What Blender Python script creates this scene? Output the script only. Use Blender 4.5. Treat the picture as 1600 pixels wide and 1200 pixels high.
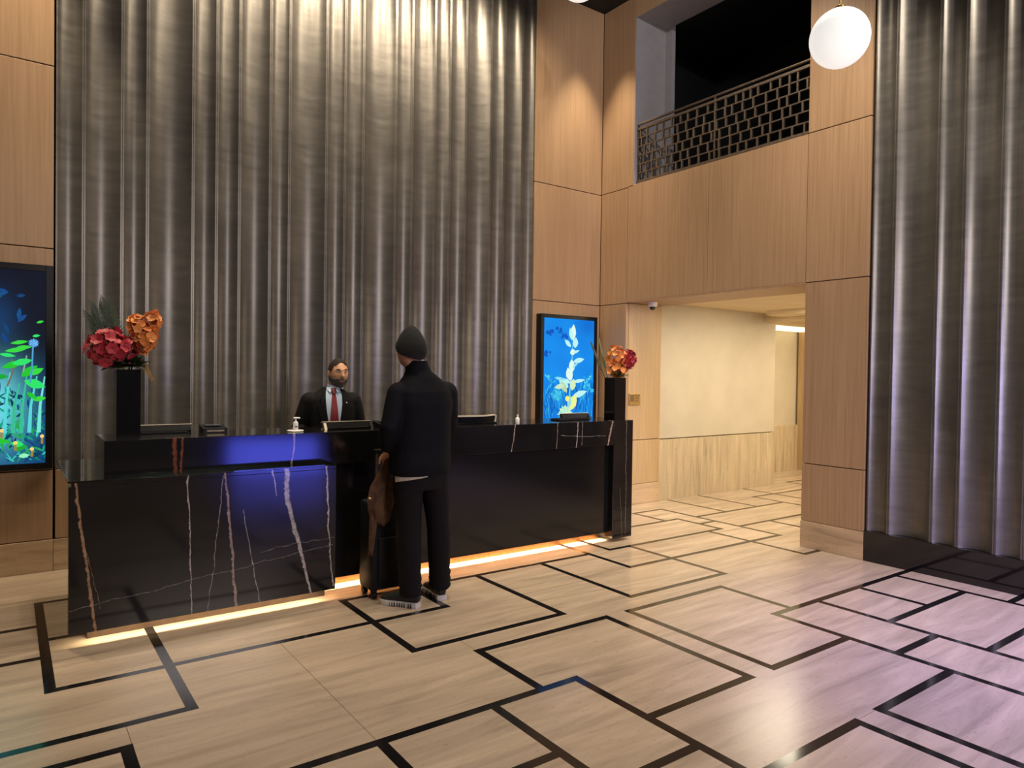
import bpy, bmesh, math, random
from mathutils import Vector, Matrix
random.seed(7)
SC = bpy.context.scene
for o in list(bpy.data.objects): bpy.data.objects.remove(o, do_unlink=True)
COL = SC.collection
PI = math.pi

# ------------------------------------------------------------------ camera
yaw, pitch, roll, FPX, CAMZ = 6.27459904e-01, -1.55426969e-02, 1.38904144e-02, 1090.155, 1.55
_f = Vector((math.sin(yaw)*math.cos(pitch), math.cos(yaw)*math.cos(pitch), math.sin(pitch)))
_r0 = Vector((math.cos(yaw), -math.sin(yaw), 0)); _u0 = _r0.cross(_f)
_r = math.cos(roll)*_r0 + math.sin(roll)*_u0; _u = _r.cross(_f)
cam = bpy.data.cameras.new('camera'); camo = bpy.data.objects.new('camera', cam); COL.objects.link(camo)
cam.sensor_width = 36; cam.sensor_fit = 'HORIZONTAL'; cam.lens = FPX/1600*36; cam.clip_start = .05
camo.matrix_world = Matrix(((_r.x, _u.x, -_f.x, 0), (_r.y, _u.y, -_f.y, 0), (_r.z, _u.z, -_f.z, CAMZ), (0, 0, 0, 1)))
SC.camera = camo

# ------------------------------------------------------------------ world, exposure, lights
W = bpy.data.worlds.new('lobby_ambient'); SC.world = W; W.use_nodes = True
W.node_tree.nodes['Background'].inputs[0].default_value = (1.0, .86, .74, 1)
W.node_tree.nodes['Background'].inputs[1].default_value = .055
SC.view_settings.view_transform = 'Standard'; SC.view_settings.look = 'None'
SC.view_settings.exposure = 0.0; SC.view_settings.gamma = 1.0; SC.view_settings.use_curve_mapping = False

def aim(o, target):
    d = Vector(target) - o.location
    o.rotation_euler = d.to_track_quat('-Z', 'Y').to_euler()
def spot(name, loc, target, watt, col, angle, blend=.5, size=.06):
    l = bpy.data.lights.new(name, 'SPOT'); l.energy = watt; l.color = col; l.spot_size = math.radians(angle)
    l.spot_blend = blend; l.shadow_soft_size = size
    o = bpy.data.objects.new(name, l); COL.objects.link(o); o.location = loc; aim(o, target); return o
def area(name, loc, target, watt, col, sx, sy):
    l = bpy.data.lights.new(name, 'AREA'); l.energy = watt; l.color = col; l.shape = 'RECTANGLE'; l.size = sx; l.size_y = sy
    o = bpy.data.objects.new(name, l); COL.objects.link(o); o.location = loc; aim(o, target); return o
WARM = (1, .83, .60); SOFT = (1, .87, .70)
# assumed ceiling downlights, fittings unseen, grazing the fluted wall above the desk
for x, w in ((1.35, 120), (2.1, 165), (2.85, 165), (3.6, 165), (4.2, 130)):
    spot('assumed_wall_downlight', (x, 5.25, 5.9), (x*.85 + .42, 6.45, 3.6), w, WARM, 118, .9)
# assumed downlights over the desk and the lobby floor, fittings unseen
for x, y, w in ((1.0, 4.4, 190), (2.3, 3.4, 210), (3.6, 3.9, 190), (1.4, 1.8, 170), (4.9, 2.9, 340)):
    spot('added_ceiling_spot', (x, y, 5.9), (x, y + .1, 0), w, SOFT, 80, .8)
# assumed downlights close to the timber panels, fittings unseen
spot('assumed_timber_downlight', (5.50, 5.93, 5.93), (5.50, 5.93, 0), 360, (1, .84, .60), 52, .75, .03)
spot('assumed_timber_downlight', (-.25, 5.75, 5.92), (-.2, 6.1, 0), 380, (1, .80, .54), 62, .5)
spot('assumed_timber_downlight', (4.5, 4.0, 5.92), (5.9, 3.9, 2.2), 280, (1, .84, .64), 85, .7)
# assumed unseen downlight raking along the right fluted wall
spot('assumed_wall_downlight', (5.0, -.2, 5.9), (6.0, 2.0, 3.2), 330, (1, .88, .72), 80, .8)
# assumed lamps under the corridor ceiling, out of view
area('assumed_corridor_light', (7.5, 4.2, 2.40), (7.5, 4.3, 0), 110, (1, .88, .66), 2.2, 1.4)
area('assumed_corridor_light', (10.2, 4.9, 2.40), (10.2, 5.0, 0), 75, (1, .84, .55), 1.6, 1.2)
# assumed violet-blue lamps behind the viewer, none in view
area('assumed_blue_light', (3.35, -1.6, .24), (1.5, 4.5, .60), 4.6, (.10, .12, 1), 1.3, .5).data.spread = math.radians(75)  # assumed low lamp, added for the blue reflection on the desk
area('assumed_violet_light', (4.9, -1.9, 1.5), (5.9, 2.4, 1.2), 16, (.58, .52, 1), .9, 1.6).data.spread = math.radians(70)  # unseen lamp added to tint the right fluted wall violet
# assumed general light behind the viewer, added for highlights on the flutes
area('assumed_lobby_light', (2.6, -3.0, 3.3), (2.6, 4.5, 1.6), 165, (1, .90, .86), 2.4, .9)
spot('assumed_violet_light', (4.7, -.1, 5.85), (4.75, .75, 0), 2300, (.34, .30, 1), 52, 1., .15)  # assumed spot, added to tint the near right floor violet
spot('added_ceiling_spot', (3.0, 1.4, 5.9), (6.15, 5.85, 4.9), 420, (1, .93, .88), 34, .6, .08)  # added spot without a real fitting, aimed across to brighten the balcony lining

# ------------------------------------------------------------------ helpers
ORG = {}
def org(o): return ORG.get(o.name, Vector((0, 0, 0))) if o else Vector((0, 0, 0))
class MB:
    def __init__(s): s.v = []; s.f = []; s.c = []
    def add(s, vs, fs):
        n = len(s.v); s.v += [tuple(v) for v in vs]; s.f += [tuple(i + n for i in f) for f in fs]; return s
    def box(s, x0, x1, y0, y1, z0, z1):
        return s.add([(x0,y0,z0),(x1,y0,z0),(x1,y1,z0),(x0,y1,z0),(x0,y0,z1),(x1,y0,z1),(x1,y1,z1),(x0,y1,z1)],
              [(3,2,1,0),(4,5,6,7),(0,1,5,4),(1,2,6,5),(2,3,7,6),(3,0,4,7)])
    def bbox(s, x0, x1, y0, y1, z0, z1, b=.006):     # bevelled box
        bm = bmesh.new(); bmesh.ops.create_cube(bm, size=1)
        for v in bm.verts: v.co = ((x0+x1)/2 + v.co.x*(x1-x0), (y0+y1)/2 + v.co.y*(y1-y0), (z0+z1)/2 + v.co.z*(z1-z0))
        bmesh.ops.bevel(bm, geom=list(bm.edges), offset=b, segments=2, profile=.5, affect='EDGES')
        bm.verts.ensure_lookup_table(); bm.verts.index_update()
        s.add([v.co for v in bm.verts], [[v.index for v in f.verts] for f in bm.faces]); bm.free(); return s
    def prism(s, pts, axis_vec):                     # extrude a planar polygon along a vector
        a = Vector(axis_vec); n = len(pts); P = [Vector(p) for p in pts]
        return s.add(P + [p + a for p in P], [tuple(range(n-1, -1, -1)), tuple(range(n, 2*n))] + [(i, (i+1) % n, n+(i+1) % n, n+i) for i in range(n)])
    def tube(s, pts, rad, seg=12, lat=None, caps=True):
        P = [Vector(p) for p in pts]; n = len(P); R = []
        for r in rad: R.append(r if isinstance(r, tuple) else (r, r))
        lat = Vector(lat) if lat is not None else None
        rings = []; ref = lat or (Vector((0,0,1)) if abs((P[-1]-P[0]).normalized().z) < .9 else Vector((1,0,0)))
        for i in range(n):
            t = (P[min(i+1, n-1)] - P[max(i-1, 0)]).normalized()
            a = (ref - t*ref.dot(t))
            if a.length < 1e-5: a = t.orthogonal()
            a.normalize(); b = t.cross(a); ref = a if lat is None else lat
            rings.append([P[i] + a*R[i][0]*math.cos(2*PI*k/seg) + b*R[i][1]*math.sin(2*PI*k/seg) for k in range(seg)])
        vs = [v for r in rings for v in r]
        fs = [(i*seg+k, i*seg+(k+1) % seg, (i+1)*seg+(k+1) % seg, (i+1)*seg+k) for i in range(n-1) for k in range(seg)]
        if caps:
            fs += [tuple(range(seg-1, -1, -1)), tuple((n-1)*seg+k for k in range(seg))]
        return s.add(vs, fs)
    def ball(s, c, r, seg=14, rings=9):
        r = r if isinstance(r, tuple) else (r, r, r); c = Vector(c); vs = [c + Vector((0, 0, r[2]))]
        for i in range(1, rings):
            th = PI*i/rings
            vs += [c + Vector((r[0]*math.sin(th)*math.cos(2*PI*k/seg), r[1]*math.sin(th)*math.sin(2*PI*k/seg), r[2]*math.cos(th))) for k in range(seg)]
        vs.append(c - Vector((0, 0, r[2]))); L = len(vs)-1; fs = [(0, 1+k, 1+(k+1) % seg) for k in range(seg)]
        for i in range(rings-2):
            a = 1+i*seg; b = a+seg; fs += [(a+k, b+k, b+(k+1) % seg, a+(k+1) % seg) for k in range(seg)]
        a = 1+(rings-2)*seg; fs += [(L, a+(k+1) % seg, a+k) for k in range(seg)]
        return s.add(vs, fs)
    def lathe(s, c, prof, seg=20):
        c = Vector(c); n = len(prof); vs = []
        for r, z in prof: vs += [c + Vector((r*math.cos(2*PI*k/seg), r*math.sin(2*PI*k/seg), z)) for k in range(seg)]
        fs = [(i*seg+k, i*seg+(k+1) % seg, (i+1)*seg+(k+1) % seg, (i+1)*seg+k) for i in range(n-1) for k in range(seg)]
        fs += [tuple(range(seg-1, -1, -1)), tuple((n-1)*seg+k for k in range(seg))]
        return s.add(vs, fs)
    def mesh(s, name, mat, o=Vector((0,0,0)), smooth=None, colors=None):
        me = bpy.data.meshes.new(name); me.from_pydata([(v[0]-o.x, v[1]-o.y, v[2]-o.z) for v in s.v], [], s.f)
        if mat: me.materials.append(mat)
        if colors:
            at = me.color_attributes.new('Col', 'FLOAT_COLOR', 'CORNER'); k = 0
            for p, c in zip(me.polygons, colors):
                for li in p.loop_indices:
                    cc = c[li - p.loop_start] if isinstance(c[0], (tuple, list)) else c
                    at.data[li].color = (*cc[:3], 1)
        if smooth is not None:
            for p in me.polygons: p.use_smooth = True
            me.set_sharp_from_angle(angle=math.radians(smooth))
        me.update(); return me
    def build(s, name, mat, parent=None, smooth=None, colors=None):
        O = org(parent); ob = bpy.data.objects.new(name, s.mesh(name, mat, O, smooth, colors)); COL.objects.link(ob)
        if parent: ob.parent = parent
        ORG[ob.name] = O.copy(); return ob
def empty(name, loc):
    o = bpy.data.objects.new(name, None); COL.objects.link(o); o.location = loc; o.empty_display_size = .1
    ORG[o.name] = Vector(loc); return o
def tag(o, label, cat, group=None):
    o['label'] = label; o['category'] = cat
    if group: o['group'] = group
    return o
def thing(name, loc, label, cat, group=None): return tag(empty(name, loc), label, cat, group)
def struct(o): o['kind'] = 'structure'; return o
def inst(name, me, parent, M):                        # shared-mesh part, M in world space
    o = bpy.data.objects.new(name, me); COL.objects.link(o); o.parent = parent
    o.matrix_basis = Matrix.Translation(-org(parent)) @ M; ORG[o.name] = org(parent); return o
def srgb(r, g, b): return tuple((c/255/12.92 if c/255 <= .04045 else ((c/255+.055)/1.055)**2.4) for c in (r, g, b))

# ------------------------------------------------------------------ materials
class NT:
    def __init__(s, name):
        s.m = bpy.data.materials.new(name); s.m.use_nodes = True; s.t = s.m.node_tree; s.n = s.t.nodes
        s.b = s.n['Principled BSDF']
    def node(s, typ, **kw):
        n = s.n.new(typ)
        for k, v in kw.items(): setattr(n, k, v)
        return n
    def put(s, sock, v):
        if hasattr(v, 'is_output'): s.t.links.new(v, sock)
        else: sock.default_value = v
    def math(s, op, a, b=0.0, c=None, clamp=False):
        n = s.node('ShaderNodeMath', operation=op, use_clamp=clamp); s.put(n.inputs[0], a); s.put(n.inputs[1], b)
        if c is not None: s.put(n.inputs[2], c)
        return n.outputs[0]
    def pos(s): return s.node('ShaderNodeNewGeometry').outputs['Position']
    def mapping(s, vec, scale, loc=(0,0,0)):
        n = s.node('ShaderNodeMapping'); s.put(n.inputs['Vector'], vec); n.inputs['Scale'].default_value = scale
        s.put(n.inputs['Location'], loc); return n.outputs[0]
    def noise(s, vec, scale, detail=3, rough=.5, dist=0.):
        n = s.node('ShaderNodeTexNoise'); s.put(n.inputs['Vector'], vec); n.inputs['Scale'].default_value = scale
        n.inputs['Detail'].default_value = detail; n.inputs['Roughness'].default_value = rough; n.inputs['Distortion'].default_value = dist
        return n.outputs['Fac']
    def ramp(s, fac, stops):
        n = s.node('ShaderNodeValToRGB'); s.put(n.inputs[0], fac); e = n.color_ramp.elements
        while len(e) < len(stops): e.new(.5)
        for el, (p, c) in zip(e, stops): el.position = p; el.color = (*c[:3], 1)
        return n.outputs[0]
    def mix(s, fac, a, b, mode='MIX'):
        n = s.node('ShaderNodeMix', data_type='RGBA', blend_type=mode); s.put(n.inputs[0], fac)
        for i, v in ((6, a), (7, b)):
            if isinstance(v, tuple) and len(v) == 3: v = (*v, 1)
            s.put(n.inputs[i], v)
        return n.outputs[2]
    def rng(s, v, a, b, c, d):
        n = s.node('ShaderNodeMapRange'); s.put(n.inputs[0], v)
        for i, x in enumerate((a, b, c, d)): n.inputs[i+1].default_value = x
        return n.outputs[0]
    def bump(s, h, strength, dist=.01):
        n = s.node('ShaderNodeBump'); s.put(n.inputs['Height'], h); n.inputs['Strength'].default_value = strength
        n.inputs['Distance'].default_value = dist; s.put(s.b.inputs['Normal'], n.outputs[0])
    def set(s, **kw):
        names = dict(col='Base Color', rough='Roughness', metal='Metallic', spec='Specular IOR Level', coat='Coat Weight', coatr='Coat Roughness',
                     trans='Transmission Weight', ior='IOR', emis='Emission Color', es='Emission Strength', sheen='Sheen Weight', alpha='Alpha', sss='Subsurface Weight')
        for k, v in kw.items():
            if isinstance(v, tuple) and len(v) == 3 and k in ('col', 'emis'): v = (*v, 1)
            s.put(s.b.inputs[names[k]], v)
        return s
def plain(name, col, rough=.5, nscale=40, namt=.12, bump=0., **kw):
    t = NT(name); p = t.pos(); f = t.noise(p, nscale, 3)
    a = tuple(c*(1-namt) for c in col); b = tuple(min(1, c*(1+namt)) for c in col)
    t.set(col=t.ramp(f, [(.3, a), (.7, b)]), rough=rough, **kw)
    if bump: t.bump(f, bump, .004)
    return t.m
def emit(name, col, strength):
    t = NT(name); t.set(col=(0, 0, 0), emis=col, es=strength, rough=.4); return t.m

def wood(name, c0, c1, c2, grain=(55, 55, 1.2), rough=.42, cath=0.):
    t = NT(name); p = t.pos(); oi = t.node('ShaderNodeObjectInfo')
    off = t.node('ShaderNodeCombineXYZ'); r7 = t.math('MULTIPLY', oi.outputs['Random'], 37.)
    for i in range(3): t.put(off.inputs[i], r7)
    add = t.node('ShaderNodeVectorMath', operation='ADD'); t.put(add.inputs[0], p); t.put(add.inputs[1], off.outputs[0]); v = add.outputs[0]
    g = t.noise(t.mapping(v, grain), 1.0, 5, .62, .25)
    g2 = t.noise(t.mapping(v, (2.2, 2.2, .45)), 1.0, 2)
    col = t.ramp(g, [(.22, c0), (.5, c1), (.78, c2)])
    if cath:
        w = t.node('ShaderNodeTexWave', wave_type='BANDS', bands_direction='X'); t.put(w.inputs['Vector'], t.mapping(v, (1, 1, .18)))
        w.inputs['Scale'].default_value = 14; w.inputs['Distortion'].default_value = 7; w.inputs['Detail'].default_value = 2; w.inputs['Detail Scale'].default_value = .9
        col = t.mix(t.math('MULTIPLY', w.outputs['Fac'], cath), col, c0)
    col = t.mix(t.rng(g2, .3, .7, 0, .35), col, c0)
    col = t.mix(t.rng(oi.outputs['Random'], 0, 1, 0, .22), col, c2)
    t.set(col=col, rough=rough, spec=.35); t.bump(g, .06, .003); return t.m
M_wood = wood('oak_veneer', (.28, .165, .088), (.395, .25, .142), (.47, .315, .188))
M_wood_j = wood('oak_veneer_cathedral', (.36, .24, .12), (.50, .35, .19), (.58, .42, .25), cath=.5)

def travertine(name, tint, rough, zaxis=False, scale=None):
    t = NT(name); p = t.pos(); oi = t.node('ShaderNodeObjectInfo'); off = t.node('ShaderNodeCombineXYZ')
    r = t.math('MULTIPLY', oi.outputs['Random'], 23.)
    for i in range(3): t.put(off.inputs[i], r)
    ad = t.node('ShaderNodeVectorMath', operation='ADD'); t.put(ad.inputs[0], p); t.put(ad.inputs[1], off.outputs[0]); v = ad.outputs[0]
    sc = scale or ((14, 14, 1.2) if zaxis else (1.1, 9, 9))
    g = t.noise(t.mapping(v, sc), 1., 6, .62, .8); g2 = t.noise(v, 1.7, 2)
    sp = t.noise(t.mapping(v, (26, 60, 40)), 1., 3, .6); pits = t.rng(sp, .62, .69, 0, .8)
    m = lambda k: tuple(a*k for a in tint)
    col = t.ramp(g, [(.25, m(.48)), (.42, m(.80)), (.55, m(1.0)), (.76, m(1.28))])
    col = t.mix(t.rng(g2, .35, .7, 0, .3), col, m(.82)); col = t.mix(t.math('MULTIPLY', pits, .6), col, m(.5))
    col = t.mix(t.rng(oi.outputs['Random'], 0, 1, 0, .18), col, m(1.15))
    t.set(col=col, rough=t.rng(g, .2, .8, rough*.85, rough*1.2), spec=.5); t.bump(t.math('SUBTRACT', g, pits), .035, .002); return t.m
M_trav = travertine('travertine_floor', (.445, .345, .25), .22)
M_trav_w = travertine('travertine_wall', (.55, .44, .30), .35, True)
M_trav_b = travertine('travertine_base', (.56, .40, .25), .32, False, (1.1, 1.3, 13))
M_strip = plain('black_granite_strip', (.009, .008, .008), .11, 90, .3, spec=.45)
M_plinth = plain('black_granite_plinth', (.008, .007, .007), .07, 90, .3, spec=.6)
M_grout = plain('dark_grout', (.03, .025, .02), .8)
M_dark = plain('dark_backing', (.012, .011, .011), .7)
M_ceil = plain('black_ceiling', (.006, .006, .007), .6)
M_grey = plain('grey_paint', (.30, .285, .30), .55, 8, .06)
M_beige = plain('beige_wall_covering', (.52, .455, .355), .7, 3, .05)
M_white = plain('cream_ceiling_paint', (.68, .56, .38), .7, 3, .04)
M_black = plain('black_lacquer', (.006, .006, .007), .32, 60, .2, spec=.2)
M_blackm = plain('black_matte_plastic', (.009, .009, .010), .5, 60, .2, spec=.2)
M_bronze = plain('bronze_metal', (.19, .15, .115), .42, 30, .2, metal=.8)
M_copper = plain('copper_kick_plate', (.34, .16, .07), .3, 30, .15, metal=1.)
M_brass = plain('brass_plate', (.5, .34, .13), .35, 50, .15, metal=.9)
M_cream = plain('cream_plastic', (.62, .54, .40), .45, 60, .06)
M_whitep = plain('white_plastic', (.80, .78, .72), .35, 60, .04)

def flute_mat():
    t = NT('brushed_pewter_plaster'); p = t.pos()
    a = t.noise(t.mapping(p, (3, 3, 16)), 1., 5, .6, .4); b = t.noise(t.mapping(p, (1.6, 1.6, 1.0)), 1., 4, .6, .3)
    c = t.noise(t.mapping(p, (9, 9, 60)), 1., 2)
    col = t.ramp(a, [(.3, (.150, .139, .126)), (.5, (.180, .167, .151)), (.72, (.215, .201, .183))])
    col = t.mix(t.rng(b, .42, .68, 0, .5), col, (.075, .069, .063)); col = t.mix(t.math('MULTIPLY', c, .15), col, (.28, .262, .24))
    t.set(col=col, rough=t.rng(a, .2, .8, .33, .42), metal=.62, spec=.5); t.bump(a, .012, .003); return t.m
M_flute = flute_mat()

def marble(name, yf, veins):
    t = NT(name); p = t.pos(); sx = t.node('ShaderNodeSeparateXYZ'); t.put(sx.inputs[0], p)
    X = sx.outputs[0]; T = t.math('ADD', sx.outputs[2], t.math('SUBTRACT', sx.outputs[1], yf))
    T = t.math('MAXIMUM', T, sx.outputs[2])
    n1 = t.noise(p, 7, 4, .6); n2 = t.noise(p, 45, 3, .6)
    Xd = t.math('ADD', X, t.math('MULTIPLY', t.math('SUBTRACT', n1, .5), .035))
    Xd = t.math('ADD', Xd, t.math('MULTIPLY', t.math('SUBTRACT', n2, .5), .010))
    Td = t.math('ADD', T, t.math('MULTIPLY', t.math('SUBTRACT', n1, .5), .05))
    base = t.ramp(t.noise(p, 3, 4), [(.3, (.0055, .005, .005)), (.7, (.011, .010, .010))]); col = base
    for (x0, t0, x1, t1, w0, w1, c, al) in veins:      # line (x0,t0)->(x1,t1), half widths w0,w1
        if abs(t0-t1) > abs(x0-x1)*.6:
            k = t.math('DIVIDE', t.math('SUBTRACT', T, t0), t1-t0); d = t.math('ABSOLUTE', t.math('SUBTRACT', Xd, t.math('MULTIPLY_ADD', k, x1-x0, x0)))
        else:
            k = t.math('DIVIDE', t.math('SUBTRACT', X, x0), x1-x0); d = t.math('ABSOLUTE', t.math('SUBTRACT', Td, t.math('MULTIPLY_ADD', k, t1-t0, t0)))
        w0, w1 = w0*.78, w1*.78; w = t.math('MULTIPLY', t.math('MULTIPLY_ADD', k, w1-w0, w0), t.rng(n2, .3, .7, .6, 1.3))
        m = t.math('SUBTRACT', 1., t.math('DIVIDE', d, w), clamp=True); m = t.math('MULTIPLY', m, 2.2, clamp=True)
        inr = t.math('MULTIPLY', t.math('GREATER_THAN', k, 0.), t.math('LESS_THAN', k, 1.))
        m = t.math('MULTIPLY', t.math('MULTIPLY', m, inr), t.rng(n2, .35, .6, al*.55, al)); col = t.mix(m, col, c)
    t.set(col=col, rough=.10, spec=.5); return t.m
WH = (.55, .50, .46); TAN = (.42, .24, .13); PK = (.42, .30, .25); RD = (.26, .075, .035)
M_marB = marble('black_marble_low_counter', 4.48, [
    (.306, .923, .409, .06, .010, .012, TAN, .95), (.325, .70, .43, .20, .003, .003, TAN, .5), (.84, 1.10, .875, .923, .006, .008, WH, .7), (.875, .923, .904, .08, .007, .004, WH, .8),
    (1.045, 1.05, 1.088, .923, .008, .009, WH, .7), (1.088, .923, 1.163, .06, .009, .014, PK, .9), (1.078, .90, .995, .07, .004, .003, WH, .5), (1.196, .68, 1.249, .375, .004, .004, WH, .55),
    (1.249, .375, 1.31, .06, .004, .004, WH, .6), (1.40, 1.06, 1.461, .923, .012, .022, WH, .9), (1.461, .93, 1.471, .70, .030, .026, WH, .95), (1.471, .70, 1.60, .22, .026, .014, WH, .9),
    (1.60, .22, 1.638, .06, .014, .010, WH, .9), (1.68, 1.02, 1.734, .923, .006, .010, WH, .8), (1.734, .923, 1.752, .475, .010, .007, WH, .9), (1.752, .475, 1.788, .1, .007, .006, WH, .8),
    (1.33, 1.0, 1.371, .923, .005, .008, WH, .8), (1.371, .925, 1.405, .743, .009, .003, WH, .85), (.28, .215, 1.78, .385, .0035, .0035, WH, .28), (1.30, .405, 1.79, .43, .003, .003, WH, .3)])
M_marA = marble('black_marble_main_desk', 4.64, [
    (.80, 1.22, .832, 1.12, .012, .014, RD, .9), (.832, 1.125, .837, .88, .018, .014, RD, .9), (.876, 1.125, .862, .88, .010, .009, RD, .95), (.86, 1.24, .876, 1.125, .006, .009, TAN, .9),
    (1.60, 1.25, 1.575, 1.125, .008, .008, WH, .8), (1.575, 1.13, 1.547, .88, .011, .008, PK, .9), (3.43, 1.25, 3.412, 1.125, .008, .009, PK, .9), (3.412, 1.13, 3.366, .9, .009, .006, PK, .9), (3.863, 1.13, 3.852, .9, .006, .005, PK, .7),
    (4.105, 1.2, 4.079, .9, .009, .007, WH, .85), (4.15, 1.13, 4.146, .92, .004, .004, WH, .5), (3.9, 1.006, 4.43, .995, .003, .003, WH, .5), (4.535, 1.2, 4.459, .9, .018, .014, PK, .95),
    (4.693, 1.13, 4.70, .06, .005, .004, WH, .35), (4.62, .5, 4.66, .05, .003, .003, WH, .25)])

M_kick = plain('brown_kick_plate', (.06, .035, .018), .45, 30, .15)
M_panel = plain('black_polished_stone', (.008, .0075, .0075), .15, 20, .2, spec=.5)
# ------------------------------------------------------------------ floor: slabs and inlaid strips
FX0, FX1, FY0, FY1 = -1.6, 12.0, -4.5, 6.75
HX = [(5.485,.149,1.3),(5.0,FX0,.174),(4.445,FX0,.174),(4.725,.174,1.3),(3.965,.149,2.385),(3.41,FX0,.717),(3.195,-.75,.426),(4.45,1.815,4.10),(3.43,1.815,2.938),(3.43,3.515,4.596),
      (4.46,4.30,5.905),(3.965,4.05,6.165),(3.415,5.65,5.95),(5.49,5.662,6.165),(5.02,4.9,5.905),(4.73,5.88,6.14),(4.99,6.14,7.82),(4.43,6.14,9.2),(5.42,7.772,11.9),(5.92,9.3,11.9),
      (3.225,2.111,3.136),(2.165,2.355,3.136),(3.225,3.285,4.29),(2.162,3.285,4.071),(2.65,4.046,5.9),(2.155,4.56,5.67),(1.879,4.071,4.56),(1.6,4.56,5.67),(1.87,5.67,5.9),
      (1.6,3.287,4.071),(1.6,2.355,3.137),(2.655,-.9,2.38),(2.164,1.27,1.84),(1.879,1.84,2.355),(.9,-.9,2.355),(.6,2.6,5.9)]
HY = [(.174,3.94,5.51),(.692,3.385,4.95),(.401,1.9,3.22),(1.84,3.405,4.475),(2.913,3.405,4.45),(2.36,3.94,4.45),(3.54,3.405,4.45),(4.571,3.405,4.46),(4.075,3.94,4.95),(4.325,4.435,5.0),
      (5.675,3.39,4.46),(6.14,3.94,5.515),(5.687,5.02,5.49),(5.88,4.46,5.045),(6.67,4.99,5.87),(7.264,4.99,5.87),(6.66,3.0,4.43),(7.797,4.43,5.445),(8.24,4.43,6.7),(9.33,5.42,5.945),
      (2.136,2.655,3.25),(3.111,2.14,3.25),(3.31,2.137,3.25),(4.265,2.65,3.25),(4.071,.6,2.675),(4.56,.6,2.65),(5.11,2.155,2.65),(5.67,.6,2.65),(3.312,.3,1.625),(3.112,.3,1.625),
      (2.355,.9,2.68),(1.84,.9,2.655),(1.27,.9,2.655),(-.75,1.2,3.2)]
JX = [(1.61, 3.137, 3.287)]; JY = [(.423,3.22,3.385),(1.262,2.68,3.94),(2.128,3.25,3.405),(-.4,3.435,4.42),(4.571,2.675,3.405),(2.36,4.475,6.3),(5.9,2.675,3.39)]
H = .0245; J = .0011
strips = [(x0, x1, y-H, y+H) for y, x0, x1 in HX] + [(x-H, x+H, y0, y1) for x, y0, y1 in HY]
joints = [(x0, x1, y-J, y+J) for y, x0, x1 in JX] + [(x-J, x+J, y0, y1) for x, y0, y1 in JY]
xs = sorted({round(v, 4) for r in strips+joints for v in r[:2]} | {FX0, FX1}); ys = sorted({round(v, 4) for r in strips+joints for v in r[2:]} | {FY0, FY1})
NX, NY = len(xs)-1, len(ys)-1; cell = [[-1]*NY for _ in range(NX)]
for k, r in enumerate(strips+joints):
    kk = k if k < len(strips) else -2
    for i in range(NX):
        cx = (xs[i]+xs[i+1])/2
        if not r[0] < cx < r[1]: continue
        for j in range(NY):
            if r[2] < (ys[j]+ys[j+1])/2 < r[3] and cell[i][j] == -1: cell[i][j] = kk
floor = struct(MB().box(FX0, FX1, FY0, FY1, -.08, -.012).build('floor', M_grout))
def cells_mesh(cl, z0=-.012, z1=0.):
    st = set(cl); mb = MB(); idx = {}
    def vid(i, j, z):
        k = (i, j, z)
        if k not in idx: idx[k] = len(mb.v); mb.v.append((xs[i], ys[j], z))
        return idx[k]
    for i, j in cl:
        mb.f.append((vid(i, j, z1), vid(i+1, j, z1), vid(i+1, j+1, z1), vid(i, j+1, z1)))
        for di, dj, a, b in ((-1, 0, (i, j+1), (i, j)), (1, 0, (i+1, j), (i+1, j+1)), (0, -1, (i, j), (i+1, j)), (0, 1, (i+1, j+1), (i, j+1))):
            if (i+di, j+dj) not in st: mb.f.append((vid(*a, z0), vid(*b, z0), vid(*b, z1), vid(*a, z1)))
    return mb
bykind = {}
for i in range(NX):
    for j in range(NY):
        if cell[i][j] >= 0: bykind.setdefault(cell[i][j], []).append((i, j))
for k, cl in bykind.items(): cells_mesh(cl).build('inlay_strip', M_strip, floor)
seen = set()
for i in range(NX):
    for j in range(NY):
        if cell[i][j] != -1 or (i, j) in seen: continue
        comp = []; st = [(i, j)]; seen.add((i, j))
        while st:
            a, b = st.pop(); comp.append((a, b))
            for c, d in ((a+1, b), (a-1, b), (a, b+1), (a, b-1)):
                if 0 <= c < NX and 0 <= d < NY and cell[c][d] == -1 and (c, d) not in seen: seen.add((c, d)); st.append((c, d))
        cells_mesh(comp).build('travertine_slab', M_trav, floor)

# ------------------------------------------------------------------ walls
XS, YB, ZC = 5.9, 6.32, 5.945
Z1, Z2, Z3, Z4 = .24, .77, 2.41, 3.765
wall_back = struct(MB().box(-1.6, 6.5, YB+.165, YB+.30, 0, ZC+.3).build('wall_back', M_dark))
G = .004
def pan_back(x0, x1, z0, z1, mat=M_wood): return MB().bbox(x0+G, x1-G, YB, YB+.165, z0+G, z1-G, .003).build('wood_panel', mat, wall_back)
for x0, x1 in ((-1.6, -.62), (-.62, .292)):
    for z0, z1 in ((Z1, Z2), (Z2, Z3+.03), (Z3+.03, Z4+.045), (Z4+.045, ZC)): pan_back(x0, x1, z0, z1)
for z0, z1 in ((Z1, Z2), (Z2, Z3-.02), (Z3-.02, Z4-.028), (Z4-.028, ZC)): pan_back(4.862, XS, z0, z1)
for x0, x1 in ((.30, 1.45), (1.45, 2.6), (2.6, 3.75), (3.75, 4.855)): pan_back(x0, x1, Z1, Z2)
bb = struct(empty('baseboard_back', (0, YB, 0)))
for x0, x1 in ((-1.6, .292), (.292, 2.4), (2.4, 4.2), (4.2, 5.9)): MB().bbox(x0+.001, x1-.001, YB-.006, YB+.10, 0, Z1-.002, .003).build('stone_base', M_trav_b, bb)

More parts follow.
